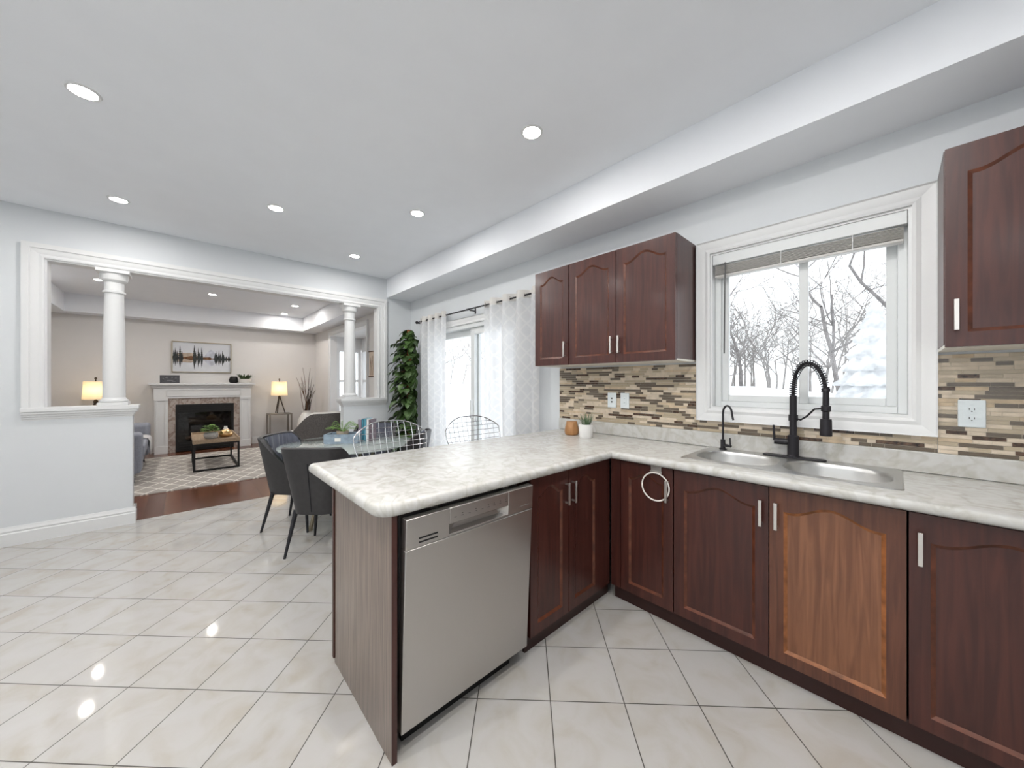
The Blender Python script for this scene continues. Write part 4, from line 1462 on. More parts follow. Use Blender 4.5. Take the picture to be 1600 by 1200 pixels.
bk = [('purple-grey hardback book, leftmost of the upright row on the glass table', (0.30, 0.25, 0.32), 0.034, 0.215), ('teal blue book, second in the upright row on the glass table', (0.05, 0.20, 0.27), 0.022, 0.222),
      ('lighter blue book, third in the upright row on the glass table', (0.09, 0.29, 0.38), 0.024, 0.222), ('white book, fourth in the upright row on the glass table', (0.75, 0.74, 0.73), 0.022, 0.216), ('dark plum book, rightmost of the upright row on the glass table', (0.13, 0.09, 0.11), 0.018, 0.214)]
lat = -1.555
M['paper'] = simple('book_pages', (0.74, 0.70, 0.62), 0.8)
for lab, c, w_, h_ in bk:
    t = thing('book', lab, 'book', at(lat + w_ / 2, 3.66, TZ), YAW, 'books on the glass table')
    m_ = MB()
    m_.box(-w_ / 2, w_ / 2, -0.075, -0.072, 0, h_).box(-w_ / 2, -w_ / 2 + 0.0025, -0.075, 0.075, 0, h_).box(w_ / 2 - 0.0025, w_ / 2, -0.075, 0.075, 0, h_)
    m_.build('cover', simple('book_cover', c, 0.5), t, smooth=False)
    MB().box(-w_ / 2 + 0.003, w_ / 2 - 0.003, -0.0715, 0.070, 0.003, h_ - 0.003).build('pages', M['paper'], t, smooth=False)
    lat += w_ + 0.002

# ================================================================== PATIO DOOR CURTAINS
YC = 2.455
RZ = 2.205
t = thing('curtain_rod', 'thin black curtain rod over the patio door', 'curtain rod', (0, 0, 0))
MB().tube([(-4.62, YC, RZ), (-2.20, YC, RZ)], 0.0085, 10).tube([(-3.42, YC, RZ), (-3.36, YC, RZ)], 0.0115, 10).build('rod', M['black'], t)
for x in (-4.63, -2.19):
    MB().lathe([(0.0, -0.024), (0.014, -0.020), (0.021, -0.006), (0.021, 0.006), (0.014, 0.020), (0.0, 0.024)], 16).build('finial', M['black'], t, loc=(x, YC, RZ), rot=(0, R(90), 0))
for x in (-4.60, -3.36, -2.22):
    MB().box(x - 0.006, x + 0.006, YC, W - 0.001, RZ - 0.020, RZ - 0.009).box(x - 0.010, x + 0.010, W - 0.006, W - 0.001, RZ - 0.045, RZ + 0.02).build('bracket', M['black'], t)


def curtain(x0, x1, folds, label, seed):
    t = thing('curtain', label, 'curtain', ((x0 + x1) / 2, YC, 0), 0, 'sheer curtains on the patio door')
    hw = (x1 - x0) / 2
    nx = folds * 16

    def row(z, amp):
        return [(-hw + 2 * hw * i / nx + 0.010 * math.sin(z * 2.1 + i * 0.35 + seed) * (1 if z < 2 else 0.2),
                 amp * math.sin(PI * folds * 2 * i / nx / 2 * 1.0) + 0.012 * math.sin(z * 1.3 + i * 0.11 + seed) * max(0, (2.1 - z)) / 2, z) for i in range(nx + 1)]
    m_ = MB()
    zt = RZ + 0.052
    zs = [0.02 + (zt - 0.075 - 0.02) * k / 16 for k in range(17)]
    m_.grid([row(z, 0.042 + 0.006 * math.sin(z)) for z in zs])
    c = m_.build('fabric', M['curtain'], t, ang=180, fixn=False)
    m_ = MB()
    m_.grid([row(z, 0.042) for z in (zt - 0.075, zt - 0.04, zt)])
    m_.build('header', M['curtain_top'], t, ang=180, fixn=False)
    for k in range(folds):
        x = -hw + 2 * hw * (k + 0.5) / folds
        # grommets sit where the fold crosses the rod
        xk = -hw + 2 * hw * k / folds if k else -hw + 0.02
        MB().tube([(0.0, 0.0225 * math.cos(2 * PI * i / 20), 0.0225 * math.sin(2 * PI * i / 20)) for i in range(20)], 0.0035, 6, closed=True).build('grommet', M['nickel'], t, loc=(xk, 0, RZ), rot=(0, 0, R(35)))


curtain(-4.53, -3.86, 8, 'white sheer patterned curtain panel at the left of the patio door, by the climbing plant', 0.3)
curtain(-3.09, -2.25, 8, 'white sheer patterned curtain panel at the right of the patio door, beside the wall cabinets', 1.7)

# ================================================================== CLIMBING PLANT
t = thing('climbing_plant', 'tall leafy green climbing plant on a coir pole in the corner', 'plant', (-4.575, 2.31, 0))
MB().lathe([(0.0, 0), (0.115, 0), (0.125, 0.01), (0.155, 0.27), (0.160, 0.30), (0.148, 0.30), (0.142, 0.27), (0.0, 0.27)], 30).build('pot', simple('dark_planter', (0.07, 0.065, 0.06), 0.6), t)
MB().lathe([(0.0, 0.272), (0.141, 0.272)], 24).build('soil', M['soil'], t)
MB().lathe([(0.030, 0.272), (0.032, 1.2), (0.030, 2.075), (0.0, 2.08)], 14).build('pole', M['coir'], t)
rn = random.Random(21)
m_ = MB()
st = MB()


def leaf(m_, base, d, ln, wd, droop):
    d = d.normalized()
    sd = d.cross(Vector((0, 0, 1)))
    if sd.length < 1e-3: sd = Vector((1, 0, 0))
    sd.normalize()
    up = sd.cross(d).normalized()
    rows = []
    for k, w in enumerate([0.12, 0.78, 1.0, 0.86, 0.5, 0.03]):
        u = k / 5
        c = base + d * ln * u - Vector((0, 0, droop * u * u * ln)) + up * 0.05 * ln * math.sin(PI * u)
        rows.append([c - sd * wd * w + up * 0.12 * wd, c, c + sd * wd * w + up * 0.12 * wd])
    m_.grid(rows)


for i in range(620):
    z = 0.30 + 1.78 * rn.random() ** 1.05
    wmax = 0.29 - 0.10 * max(0, (z - 1.2)) if z < 1.75 else 0.20 - 0.35 * (z - 1.75)
    a = rn.random() * 2 * PI
    r_ = 0.03 + max(0.02, wmax - 0.10) * rn.random() ** 1.6
    b_ = Vector((r_ * math.cos(a), r_ * math.sin(a), z))
    b_ -= Rv * max(0.0, b_.dot(Rv) - 0.045)
    b_.y = min(b_.y, 0.06)
    d = Vector((math.cos(a) + 0.7 * (rn.random() - .5), math.sin(a) + 0.7 * (rn.random() - .5), -0.75 + 0.8 * rn.random()))
    d -= Rv * max(0.0, d.dot(Rv) - 0.15)
    d.y = min(d.y, 0.2)
    s = 0.075 + 0.060 * rn.random()
    leaf(m_, b_, d, s, s * 0.44, 0.4)
    if i % 3 == 0:
        st.tube([Vector((0, 0, z - 0.05)), b_ * 0.5 + Vector((0, 0, 0.5 * z + 0.01)), b_], 0.0028, 4)
# trailing sprays on the left
for k in range(9):
    z0 = 0.9 + 0.13 * k
    d = Vector((-0.95, -0.45 - 0.2 * rn.random(), 0))
    ln = 0.18 + 0.14 * rn.random()
    pts = [d * ln * u / 5 + Vector((0, 0, z0 + 0.05 * math.sin(u))) for u in range(6)]
    st.tube(pts, 0.0024, 4)
    for u in range(2, 6):
        leaf(m_, pts[u], Vector((-0.6, -0.5 * rn.random(), -0.7 + 0.6 * rn.random())), 0.075, 0.024, 0.3)
m_.build('foliage', M['leaf'], t, ang=180, fixn=False)
st.build('stems', M['stem'], t)

# ================================================================== LIVING ROOM
# ---- fireplace -----------------------------------------------------------------------------
FX = -9.40
t = thing('fireplace', 'white mantel fireplace with a brown marble surround and black glass firebox', 'fireplace', (0, 0, 0))
m_ = MB()
m_.box(XF, FX + 0.075, -0.455, 1.160, 1.305, 1.340)
m_.box(XF, FX + 0.045, -0.425, 1.130, 1.280, 1.305).box(XF, FX + 0.025, -0.405, 1.110, 1.250, 1.280)
m_.build('mantel_shelf', M['trim'], t, bevel=0.004)
m_ = MB()
m_.box(XF, FX, -0.385, 1.090, 1.045, 1.250)
m_.box(FX, FX + 0.012, -0.215, 0.920, 1.085, 1.095).box(FX, FX + 0.012, -0.215, 0.920, 1.200, 1.210).box(FX, FX + 0.012, -0.215, -0.205, 1.095, 1.200).box(FX, FX + 0.012, 0.910, 0.920, 1.095, 1.200)
m_.build('frieze', M['trim'], t, bevel=0.002)
for y0, y1 in ((-0.375, -0.190), (0.900, 1.085)):
    m_ = MB()
    m_.box(XF, FX, y0, y1, 0, 1.045).box(FX, FX + 0.020, y0, y1, 0, 0.14).box(FX, FX + 0.018, y0, y1, 1.0, 1.045)
    m_.box(FX, FX + 0.012, y0 + 0.02, y0 + 0.045, 0.14, 1.0).box(FX, FX + 0.012, y1 - 0.045, y1 - 0.02, 0.14, 1.0)
    m_.build('pilaster', M['trim'], t, bevel=0.002)
m_ = MB()
m_.box(XF, FX - 0.020, -0.190, -0.085, 0, 1.045).box(XF, FX - 0.020, 0.800, 0.900, 0, 1.045).box(XF, FX - 0.020, -0.085, 0.800, 0.925, 1.045)
m_.build('marble_surround', M['fire_marble'], t, smooth=False)
fb = MB()
fb.box(FX - 0.03, FX - 0.010, -0.083, -0.045, 0.012, 0.923).box(FX - 0.03, FX - 0.010, 0.760, 0.798, 0.012, 0.923).box(FX - 0.03, FX - 0.010, -0.045, 0.760, 0.76, 0.923).box(FX - 0.03, FX - 0.010, -0.045, 0.760, 0.012, 0.20)
fo = fb.build('firebox_frame', M['frame_black'], t, smooth=False)
for z in (0.79, 0.835, 0.88, 0.05, 0.095, 0.14):
    MB().box(FX - 0.012, FX - 0.004, -0.03, 0.745, z, z + 0.016).build('louvre', M['frame_black'], fo, smooth=False)
M['soot'] = simple('sooty_brick', (0.055, 0.048, 0.045), 0.9, noise=0.4, nscale=18)
m_ = MB()
m_.box(XF + 0.002, XF + 0.012, -0.045, 0.760, 0.20, 0.76).box(XF + 0.012, FX - 0.032, -0.047, -0.045, 0.20, 0.76).box(XF + 0.012, FX - 0.032, 0.760, 0.762, 0.20, 0.76).box(XF + 0.012, FX - 0.032, -0.045, 0.76, 0.195, 0.20).box(XF + 0.012, FX - 0.032, -0.045, 0.76, 0.76, 0.765)
m_.build('firebox_lining', M['soot'], t, smooth=False)
M['log'] = simple('charred_log', (0.10, 0.06, 0.04), 0.9, noise=0.5, nscale=15)
for y0, z, y1, z1, x in ((0.10, 0.26, 0.62, 0.25, -9.50), (0.06, 0.25, 0.40, 0.33, -9.46), (0.30, 0.33, 0.66, 0.28, -9.47)):
    MB().tube([(x, y0, z), (x, (y0 + y1) / 2, (z + z1) / 2 + 0.01), (x, y1, z1)], [0.035, 0.045, 0.035], 9).build('log', M['log'], t)
MB().box(FX - 0.028, FX - 0.024, -0.045, 0.760, 0.20, 0.76).build('glass', M['fire_glass'], t)

# ---- painting over the mantel -----------------------------------------------------------------
PX = XF
py0, py1, pz0, pz1 = -0.145, 0.775, 1.555, 2.170
t = thing('painting', 'wide framed landscape of dark pines mirrored in a lake, above the mantel', 'painting', (PX, 0, 0))
m_ = MB()
f_ = 0.014
m_.box(0, 0.035, py0 + f_, py1 - f_, pz0, pz0 + f_).box(0, 0.035, py0 + f_, py1 - f_, pz1 - f_, pz1).box(0, 0.035, py0, py0 + f_, pz0, pz1).box(0, 0.035, py1 - f_, py1, pz0, pz1)
m_.build('frame', simple('champagne_frame', (0.42, 0.36, 0.25), 0.4, 0.5), t, smooth=False)
pm = [simple('paint_sky', (0.72, 0.74, 0.78), 0.8), simple('paint_pine', (0.045, 0.05, 0.05), 0.8, noise=0.5, nscale=40), simple('paint_shore', (0.17, 0.085, 0.04), 0.8, noise=0.6, nscale=25),
      simple('paint_hill', (0.50, 0.41, 0.33), 0.8, noise=0.25, nscale=14), simple('paint_peak', (0.55, 0.57, 0.64), 0.8, noise=0.2, nscale=12), simple('paint_water', (0.69, 0.71, 0.75), 0.8, noise=0.05, nscale=9)]
c = MB()
a0, a1, b0, b1_ = py0 + f_, py1 - f_, pz0 + f_, pz1 - f_
hz = b0 + 0.46 * (b1_ - b0)
c.mat(0).box(0.006, 0.012, a0, a1, hz, b1_).mat(5).box(0.006, 0.012, a0, a1, b0, hz)
yy = lambda u: a0 + (a1 - a0) * u
zz = lambda v: hz + v


def both(mi, pts, x, refl=0.82):
    c.mat(mi)
    c.prism([(x, yy(u), zz(v)) for u, v in pts], (0.0006, 0, 0))
    c.prism([(x, yy(u), zz(max(-v * refl, b0 - hz + 0.003))) for u, v in pts], (0.0006, 0, 0))


both(4, [(0.50, 0.0), (0.57, 0.11), (0.62, 0.17), (0.65, 0.19), (0.69, 0.16), (0.75, 0.07), (0.80, 0.0)], 0.0121)
both(3, [(0.02, 0.0), (0.02, 0.07), (0.12, 0.10), (0.30, 0.11), (0.40, 0.06), (0.50, 0.0)], 0.0126)
both(2, [(0.0, 0.0), (0.0, 0.018), (0.22, 0.025), (0.30, 0.05), (0.38, 0.03), (0.55, 0.028), (0.63, 0.035), (0.66, 0.012), (0.80, 0.02), (1.0, 0.03), (1.0, 0.0)], 0.0131)
rn = random.Random(4)
for u, h in ((0.02, 0.16), (0.045, 0.20), (0.075, 0.15), (0.12, 0.24), (0.15, 0.14), (0.355, 0.27), (0.38, 0.15), (0.425, 0.22), (0.445, 0.13), (0.485, 0.23), (0.72, 0.12), (0.735, 0.17), (0.755, 0.11), (0.79, 0.18), (0.815, 0.12), (0.855, 0.18), (0.875, 0.11), (0.92, 0.07), (0.97, 0.08)):
    pts = []
    n = 6
    wd = 0.026 + 0.008 * rn.random()
    for k in range(n):
        v = h * k / n
        pts.append((u + wd * (1 - k / n), v)); pts.append((u + wd * 0.45 * (1 - k / n), v + h / n * 0.8))
    pts.append((u, h))
    pts += [(2 * u - a, b) for a, b in reversed(pts[:-1])]
    both(1, pts, 0.0136 + 0.0003 * rn.random())
c.build('canvas', pm, t, smooth=False, fixn=False)

# ---- mantel ornaments ----------------------------------------------------------------------------
MZ = 1.340
t = thing('mantel_sign', 'small dark grey box sign with faint pale lettering on the left of the mantel', 'sign', (-9.42, -0.165, MZ))
MB().box(-0.02, 0.02, -0.137, 0.137, 0, 0.150).build('board', simple('slate_sign', (0.085, 0.085, 0.095), 0.7, noise=0.25, nscale=40), t, bevel=0.002)
m_ = MB()
for y, w_, z in ((-0.045, 0.09, 0.047), (-0.10, 0.016, 0.085), (-0.06, 0.03, 0.095), (0.02, 0.02, 0.10), (0.07, 0.03, 0.09), (0.03, 0.05, 0.028)):
    m_.box(0.0201, 0.0210, y, y + w_, z, z + 0.008)
m_.build('faint_lettering', simple('faded_letters', (0.26, 0.26, 0.27), 0.8), t)
t = thing('small_pot', 'small round dark pot at the right end of the mantel', 'pot', (-9.44, 0.800, MZ))
MB().lathe([(0.0, 0), (0.055, 0), (0.075, 0.02), (0.080, 0.07), (0.060, 0.125), (0.052, 0.135), (0.045, 0.130), (0.0, 0.10)], 22).build('body', M['frame_black'], t)
t = thing('planter', 'white bowl of green sprigs on the right of the mantel', 'planter', (-9.41, 0.985, MZ))
MB().lathe([(0.0, 0), (0.09, 0), (0.115, 0.03), (0.120, 0.085), (0.112, 0.085), (0.105, 0.06), (0.0, 0.06)], 26, sx=0.75).build('bowl', M['white_ceramic'], t)
blades(90, 0.08, 0.16, 0.15, 0.014, 8, bend=0.6).build('foliage', M['leaf'], t, loc=(0, 0, 0.06))

# ---- rug --------------------------------------------------------------------------------------------
tag(MB().box(-8.95, -6.10, -1.2, 1.55, 0.0005, 0.012).build('rug', M['rug'], smooth=False), 'beige trellis-pattern area rug on the dark wood living room floor', 'rug')

# ---- coffee table ------------------------------------------------------------------------------------
RT = 0.0125
t = thing('coffee_table', 'wood tray-top coffee table on a black iron frame, standing on the rug', 'table', (-7.68, 0.40, RT))
hx, hy, hh = 0.60, 0.275, 0.470
m_ = MB()
q = 0.0125
zt = hh - 0.055
for sx in (-1, 1):
    for sy in (-1, 1):
        MB().box(sx * (hx - q) - q, sx * (hx - q) + q, sy * (hy - q) - q, sy * (hy - q) + q, 0, zt).build('leg', M['frame_black'], t, smooth=False)
for z in (0, zt - 2 * q):
    for s in (-1, 1):
        m_.box(-hx + 2 * q, hx - 2 * q, s * (hy - q) - q, s * (hy - q) + q, z, z + 2 * q)
        m_.box(s * (hx - q) - q, s * (hx - q) + q, -hy + 2 * q, hy - 2 * q, z, z + 2 * q)
m_.build('rails', M['frame_black'], t, smooth=False)
m_ = MB()
m_.box(-hx - 0.006, hx + 0.006, -hy - 0.006, hy + 0.006, zt + 0.0005, zt + 0.022)
for s in (-1, 1):
    m_.box(-hx - 0.006, hx + 0.006, s * (hy + 0.006) - (0.014 if s > 0 else 0), s * (hy + 0.006) + (0.014 if s < 0 else 0), zt + 0.022, hh)
    m_.box(s * (hx + 0.006) - (0.014 if s > 0 else 0), s * (hx + 0.006) + (0.014 if s < 0 else 0), -hy + 0.008, hy - 0.008, zt + 0.022, hh)
m_.build('tray_top', M['oak_grey'], t, smooth=False)
TT = RT + zt + 0.0225
t = thing('potted_plant', 'bushy light green plant in a grey pot on the coffee table', 'plant', (-7.47, 0.345, TT))
MB().lathe([(0.0, 0), (0.062, 0), (0.085, 0.02), (0.095, 0.060), (0.085, 0.095), (0.078, 0.098), (0.074, 0.085), (0.0, 0.080)], 26).build('pot', M['concrete'], t)
rn = random.Random(2)
m_ = MB()
for i in range(130):
    a = rn.random() * 2 * PI; e = rn.random() * PI / 2
    r_ = 0.105 * (0.5 + 0.5 * rn.random())
    b_ = Vector((r_ * math.cos(a) * math.cos(e), r_ * math.sin(a) * math.cos(e), 0.02 + r_ * 1.05 * math.sin(e)))
    leaf(m_, b_, Vector((math.cos(a), math.sin(a), 0.5)), 0.055, 0.019, 0.3)
m_.build('foliage', M['leaf_light'], t, ang=180, loc=(0, 0, 0.085), fixn=False)
t = thing('gold_vase', 'squat gold vase with a pale narrow neck on the coffee table', 'vase', (-7.56, 0.535, TT))
MB().lathe([(0.0, 0), (0.060, 0), (0.088, 0.018), (0.102, 0.050), (0.090, 0.082), (0.055, 0.112), (0.035, 0.128)], 30).build('body', M['gold'], t)
MB().lathe([(0.035, 0.128), (0.024, 0.150), (0.021, 0.172), (0.024, 0.176), (0.017, 0.176), (0.014, 0.150)], 24).build('neck', M['white_ceramic'], t)

# ---- sofa, mostly behind the half wall: faces +y --------------------------------------------------------
t = thing('sofa', 'grey-blue sofa with a pale throw, mostly hidden by the left half wall', 'sofa', (-7.75, -0.83, RT))
l2 = 0.98
MB().box(-l2, l2, -0.42, 0.40, 0.13, 0.30).build('base', M['sofa'], t, bevel=0.02)
for x in (-1, 1):
    MB().box(x * 0.80 - 0.17, x * 0.80 + 0.17, -0.44, 0.44, 0.13, 0.66).build('arm', M['sofa'], t, bevel=0.05, seg=4)
MB().box(-l2 + 0.36, l2 - 0.36, -0.46, -0.24, 0.30, 0.80).build('backrest', M['sofa'], t, bevel=0.06, seg=4)
for x in (-0.31, 0.31):
    MB().box(x - 0.305, x + 0.305, -0.23, 0.45, 0.302, 0.47).build('seat_cushion', M['sofa'], t, bevel=0.04, seg=4)
for sx in (-1, 1):
    for sy in (-1, 1):
        MB().tube([(sx * 0.88, sy * 0.36, 0), (sx * 0.86, sy * 0.34, 0.13)], [0.014, 0.022], 10).build('leg', M['leg_black'], t)
m_ = MB()
P = []
for i in range(13):
    x = -0.60 + 0.46 * i / 12
    P.append([(x, y + 0.01 * math.sin(i * 1.3), z + 0.004 * math.sin(i * 2.1 + y * 20)) for y, z in ((-0.21, 0.486), (-0.1, 0.484), (0.0, 0.484), (0.2, 0.484), (0.40, 0.484), (0.450, 0.470), (0.468, 0.42), (0.470, 0.34), (0.474, 0.22))])
m_.grid(P)
th = m_.build('throw_blanket', M['throw'], None, ang=180, fixn=False)
th.location = (-7.75, -0.83, RT)
sm = th.modifiers.new('thickness', 'SOLIDIFY'); sm.thickness = 0.006; sm.offset = 1
tag(th, 'pale grey throw draped over the seat of the grey-blue sofa', 'throw')

# ---- lamps on side tables ----------------------------------------------------------------------------------
def side_table(loc, label):
    t = thing('side_table', label, 'side table', loc, 0, 'metal side tables flanking the fireplace')
    w_, d_, h_ = 0.215, 0.19, 0.655
    q = 0.014
    for sx in (-1, 1):
        for sy in (-1, 1):
            MB().box(sx * (d_ - q) - q, sx * (d_ - q) + q, sy * (w_ - q) - q, sy * (w_ - q) + q, 0, h_ - 0.012).build('leg', simple('antique_silver', (0.30, 0.27, 0.24), 0.4, 0.8) if 'antique_silver' not in bpy.data.materials else bpy.data.materials['antique_silver'], t, smooth=False)
    MB().box(-d_, d_, -w_, w_, h_ - 0.0118, h_ + 0.012).build('top', bpy.data.materials['antique_silver'], t, bevel=0.002)
    MB().box(-d_ + 0.03, d_ - 0.03, -w_ + 0.03, w_ - 0.03, 0.200, 0.225).box(-d_ + 0.001, d_ - 0.001, -w_ + 0.028, -w_ + 0.0285, 0.2, 0.225).build('shelf', bpy.data.materials['antique_silver'], t, smooth=False)
    m_ = MB()
    for s in (-1, 1):
        m_.box(-d_ + 0.028, d_ - 0.028, s * (w_ - 0.014) - 0.006, s * (w_ - 0.014) + 0.006, 0.200, 0.222)
        m_.box(s * (d_ - 0.014) - 0.006, s * (d_ - 0.014) + 0.006, -w_ + 0.028, w_ - 0.028, 0.200, 0.222)
    m_.build('rail', bpy.data.materials['antique_silver'], t, smooth=False)
    return t


def lamp(loc, label):
    t = thing('table_lamp', label, 'lamp', loc, 0, 'lit table lamps')
    for k in range(3):
        a = R(90 + 120 * k)
        MB().tube([(0.110 * math.cos(a), 0.110 * math.sin(a), 0.004), (0.014 * math.cos(a), 0.014 * math.sin(a), 0.345)], [0.010, 0.013], 8).build('leg', simple('dark_bronze', (0.07, 0.055, 0.045), 0.4, 0.7) if 'dark_bronze' not in bpy.data.materials else bpy.data.materials['dark_bronze'], t)
    MB().lathe([(0.0, 0.33), (0.026, 0.33), (0.030, 0.36), (0.016, 0.385), (0.010, 0.40), (0.008, 0.735), (0.0, 0.735)], 16).build('stem', bpy.data.materials['dark_bronze'], t)
    MB().lathe([(0.158, 0.395), (0.140, 0.700)], 36).build('lamp_shade', M['shade'], t)
    MB().lathe([(0.0, 0.735), (0.014, 0.742), (0.018, 0.755), (0.010, 0.772), (0.0, 0.775)], 14).build('finial', bpy.data.materials['dark_bronze'], t)
    d = bpy.data.lights.new('bulb', 'POINT'); d.energy = 1.3; d.color = (1.0, 0.78, 0.50); d.shadow_soft_size = 0.03
    o = bpy.data.objects.new('bulb', d); o.location = (0.03, 0.0, 0.55); o.parent = t; COL.objects.link(o)


side_table((-9.33, 1.595, 0.0), 'square metal side table right of the fireplace, under the lit lamp')
lamp((-9.33, 1.595, 0.668), 'lit table lamp with a cream drum shade right of the fireplace')
side_table((-9.33, -1.08, 0.0), 'metal side table left of the fireplace, behind the sofa')
lamp((-9.33, -1.08, 0.668), 'lit table lamp left of the fireplace, half hidden by the near column')

# ---- floor vase with branches ----------------------------------------------------------------------------------
t = thing('floor_vase', 'tall white floor vase in the far corner by the bay window', 'vase', (-8.85, 2.02, 0))
MB().lathe([(0.0, 0), (0.10, 0), (0.12, 0.01), (0.155, 0.20), (0.175, 0.40), (0.160, 0.54), (0.105, 0.64), (0.075, 0.69), (0.085, 0.735), (0.078, 0.735), (0.066, 0.69), (0.09, 0.64), (0.0, 0.60)], 32).build('body', M['white_ceramic'], t)
rn = random.Random(9)
for i in range(15):
    a = rn.random() * 2 * PI
    dk = i < 9
    sgn = 1 if dk else -1
    ly = sgn * (0.04 + 0.16 * rn.random())
    hh_ = 0.55 + (0.35 * rn.random() if i not in (0, 10) else 0.52)
    pts = []
    for k in range(7):
        u = k / 6
        pts.append((0.03 * math.cos(a) + 0.03 * math.sin(3 * u + a), 0.03 * math.sin(a) * (1 - u) + ly * u ** 1.4 + 0.012 * math.sin(5 * u + i), 0.61 + hh_ * u))
    b_ = MB().tube(pts, [0.011 if dk else 0.006] * 3 + [0.008 if dk else 0.005, 0.006, 0.004, 0.0025], 6)
    o = b_.build('branch', M['stem'] if not dk else simple('dark_twig', (0.05, 0.032, 0.022), 0.8) if 'dark_twig' not in bpy.data.materials else bpy.data.materials['dark_twig'], None)
    o.location = (-8.85, 2.02, 0.0)
    tag(o, 'bare brown twigs standing in the tall white floor vase', 'branch', 'twigs in the floor vase')

# ---- accent chair: seen from behind, facing away (-x) and towards the window ---------------------------------------
t = thing('accent_chair', 'dark tweed armchair with a swooping back, seen past the end of the half wall', 'armchair', (-5.93, 1.54, 0), R(108))


def accent():
    nu, nv = 44, 8

    def P(u, k, off):
        a = R(-90) + u * R(135)
        rx, ry = 0.40 - off, 0.38 - off
        x = rx * math.cos(a); y = ry * math.sin(a)
        s = abs(u)
        e = min(1, max(0, (s - 0.30) / 0.42))
        zt = 0.905 - 0.285 * (e * e * (3 - 2 * e))
        z = 0.17 + (zt - 0.17) * k
        f = 0.92 + 0.16 * k
        return (x * f, y * f, z)
    U = [-1 + 2 * i / nu for i in range(nu + 1)]
    So = [[P(u, j / nv, 0) for u in U] for j in range(nv + 1)]
    Si = [[P(u, j / nv, 0.085) for u in U] for j in range(nv + 1)]
    m_ = MB().grid(So)
    for c_ in (0, -1): m_.grid([[r_[c_] for r_ in So], [r_[c_] for r_ in Si]])
    m_.grid([So[0], Si[0]])
    m_.build('shell', M['tweed'], t, ang=60)
    m_ = MB().grid(Si)
    m_.grid([So[-1], [((a[0] + b[0]) / 2, (a[1] + b[1]) / 2, a[2] + 0.022) for a, b in zip(So[-1], Si[-1])], Si[-1]])
    m_.build('inner_padding', M['cream_fabric'], t, ang=60)
    pr = rrect(-0.29, 0.29, -0.27, 0.40, 0.12, 6)
    P2 = [[(x * s, 0.06 + (y - 0.06) * s, z) for x, y in pr] for s, z in ((1, 0.20), (1, 0.40), (0.95, 0.44), (0.8, 0.455))]
    for r_ in P2: r_.append(r_[0])
    m_ = MB().grid(P2); m_.poly(P2[-1][:-1]); m_.poly(P2[0][:-1])
    m_.build('seat', M['tweed'], t, ang=50)
    for sx in (-1, 1):
        for y in (-0.22, 0.26):
            MB().tube([(sx * 0.25, y * 1.1, 0), (sx * 0.22, y, 0.18)], [0.012, 0.02], 10).build('leg', M['leg_black'], t)


accent()
t2 = thing('cushion', 'white scatter cushion on the tweed armchair', 'cushion', (-5.98, 1.53, 0.460), R(108))
m_ = MB()
n = 12
for s in (-1, 1):
    rows = []
    for i in range(n + 1):
        row = []
        for j in range(n + 1):
            u, v = -1 + 2 * i / n, -1 + 2 * j / n
            pin = 1 - 0.08 * (1 - abs(u)) * (abs(v) ** 3) - 0.08 * (1 - abs(v)) * (abs(u) ** 3)
            d = 0.075 * (max(0, 1 - abs(u) ** 2.6) * max(0, 1 - abs(v) ** 2.6)) ** 0.5
            row.append((u * 0.20 * pin, s * d, 0.215 + v * 0.20 * pin))
        rows.append(row)
    m_.grid(rows)
m_.build('cover', M['cream_fabric'], t2, ang=60, rot=(R(12), 0, 0), loc=(0, -0.10, 0))

# ---- hanging picture on the bay wall -----------------------------------------------------------------------------
t = thing('wall_hanging', 'narrow cream hanging with painted reeds between the bay window and column', 'wall hanging', (-6.05, YL, 0))
MB().box(-0.17, 0.17, -0.008, -0.003, 1.462, 1.885).build('panel', simple('cream_paper', (0.70, 0.58, 0.47), 0.8), t)
for z in (1.455, 1.885):
    MB().tube([(-0.185, -0.010, z), (0.185, -0.010, z)], 0.009, 8).build('rod', M['stem'], t)
m_ = MB()
rn = random.Random(6)
for i in range(7):
    x = -0.12 + 0.04 * i
    m_.tube([(x, -0.0088, 1.475), (x + 0.02 * rn.random(), -0.0088, 1.60), (x - 0.03 + 0.05 * rn.random(), -0.0088, 1.66 + 0.18 * rn.random())], 0.0035, 5)
m_.build('painted_reeds', M['stem'], t)

# ================================================================== OUTSIDE
def snow_z(x, y):
    k = min(1, max(0, (y - 2.75) / 5.5))
    return -0.25 + 1.30 * k ** 1.2 + 0.12 * math.sin(x * 0.9 + y * 0.4) * k + 0.06 * math.sin(x * 2.1 - y) * k + 0.012 * max(0, y - 8)


m_ = MB()
rows = []
for j in range(37):
    y = 2.75 + 27 * (j / 36) ** 1.6
    rows.append([(-26 + 40 * i / 60, y, snow_z(-26 + 40 * i / 60, y)) for i in range(61)])
m_.grid(rows)
gs = m_.build('snow', M['snow'], None, ang=180)
gs['kind'] = 'stuff'; gs['label'] = 'deep drifted snow on the ground outside the windows'; gs['category'] = 'snow'


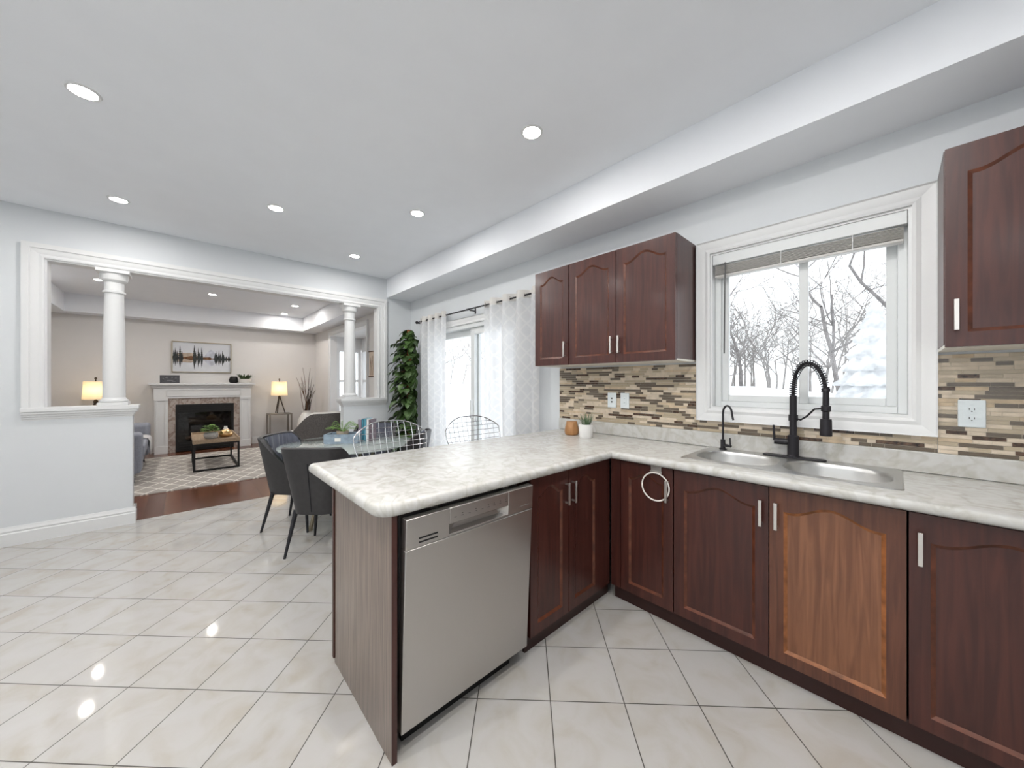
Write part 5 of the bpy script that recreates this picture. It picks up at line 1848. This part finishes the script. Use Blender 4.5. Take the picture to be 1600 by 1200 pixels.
def tree(loc, h, seed, r0=0.07, lv=5, spread=0.55, mat=None, mb=None, thin=1.0):
    rn = random.Random(seed)
    own = mb is None
    m_ = mb or MB()
    off = Vector(loc) if not own else Vector((0, 0, 0))

    def grow(p, d, ln, r_, k):
        n = 4
        pts = [p]
        for i in range(n):
            d = (d + Vector((rn.uniform(-1, 1), rn.uniform(-1, 1), rn.uniform(-0.4, 0.7))) * 0.16).normalized()
            p = p + d * ln / n
            pts.append(p)
        m_.tube(pts, [r_ * (1 - 0.4 * i / n) for i in range(n + 1)], 5 if k < 2 else 3, cap=False)
        if k >= lv: return
        nb = rn.choice([2, 3, 3]) if k < lv - 1 else rn.choice([3, 4])
        for b in range(nb):
            ax = Vector((rn.uniform(-1, 1), rn.uniform(-1, 1), rn.uniform(-0.3, 0.8))).normalized()
            nd = (d * (1 - spread) + ax * spread).normalized()
            grow(pts[rn.choice([2, 3, 4, 4])], nd, ln * rn.uniform(0.62, 0.80), r_ * (0.56 if own else 0.66), k + 1)
    grow(off, Vector((0, 0, 1)), h * 0.30, r0, 0)
    return m_


for i, (x, y, h, s, r_, lab) in enumerate([(0.28, 9.2, 6.8, 12, 0.055, 'bare winter tree with a forking crown behind the right window pane'),
                                           (-0.75, 10.0, 6.4, 31, 0.05, 'bare winter tree behind the bar between the window panes'),
                                           (-2.9, 11.5, 6.0, 47, 0.05, 'slender bare tree behind the left window pane')]):
    z = snow_z(x, y) - 0.06
    o = tree((0, 0, 0), h, s, r_, 6).build('tree', M['bark'], None, fixn=False)
    o.location = (x, y, z)
    tag(o, lab, 'tree', 'bare trees outside the kitchen window')
m_ = MB()
rn = random.Random(17)
for i in range(60):
    x = -24 + 27 * rn.random(); y = 13 + 9 * rn.random()
    tree((x, y, snow_z(x, y) - 0.1), 4.0 + 3.0 * rn.random(), 100 + i, 0.035, 4, 0.6, mb=m_)
for i in range(34):
    x = -4.6 + 6.4 * rn.random(); y = 10.5 + 3.5 * rn.random()
    if x > -0.6 and rn.random() < 0.55: continue
    tree((x, y, snow_z(x, y) - 0.08), 2.6 + 3.2 * rn.random() ** 1.5, 300 + i, 0.024, 5, 0.62, mb=m_)
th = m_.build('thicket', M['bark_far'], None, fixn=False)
th['kind'] = 'stuff'; th['label'] = 'thicket of haze-paled bare bushes and saplings in the background'; th['category'] = 'bushes'

# whitish plume behind the right pane, given a snowy conifer shape
rn = random.Random(8)
ez = snow_z(-0.20, 8.0) - 0.1
t = thing('conifer_plume', 'whitish plume with a conifer shape behind the right window pane', 'tree', (-0.20, 8.0, ez))
m_ = MB()
H_ = 1.85
nz, na = 26, 40
P = []
for j in range(nz + 1):
    k = j / nz
    tier = 1.0 + 0.16 * math.sin(k * 44)
    row = []
    for i in range(na + 1):
        a = 2 * PI * (i % na) / na
        r_ = 0.46 * (1 - k) ** 0.85 * tier * (1 + 0.10 * math.sin(5 * a + j) + 0.08 * math.sin(11 * a - 2 * j)) + 0.004
        row.append((r_ * math.cos(a), r_ * math.sin(a), 0.22 + (H_ - 0.22) * k - 0.05 * math.sin(k * 44) * (1 - k)))
    P.append(row)
m_.grid(P)
m_.build('plume_boughs', simple('whitish_boughs', (0.62, 0.63, 0.64), 0.9, noise=0.25, nscale=7), t, ang=180)
MB().tube([(0, 0, 0), (0, 0, 0.6)], [0.09, 0.07], 10).build('trunk', M['bark'], t)
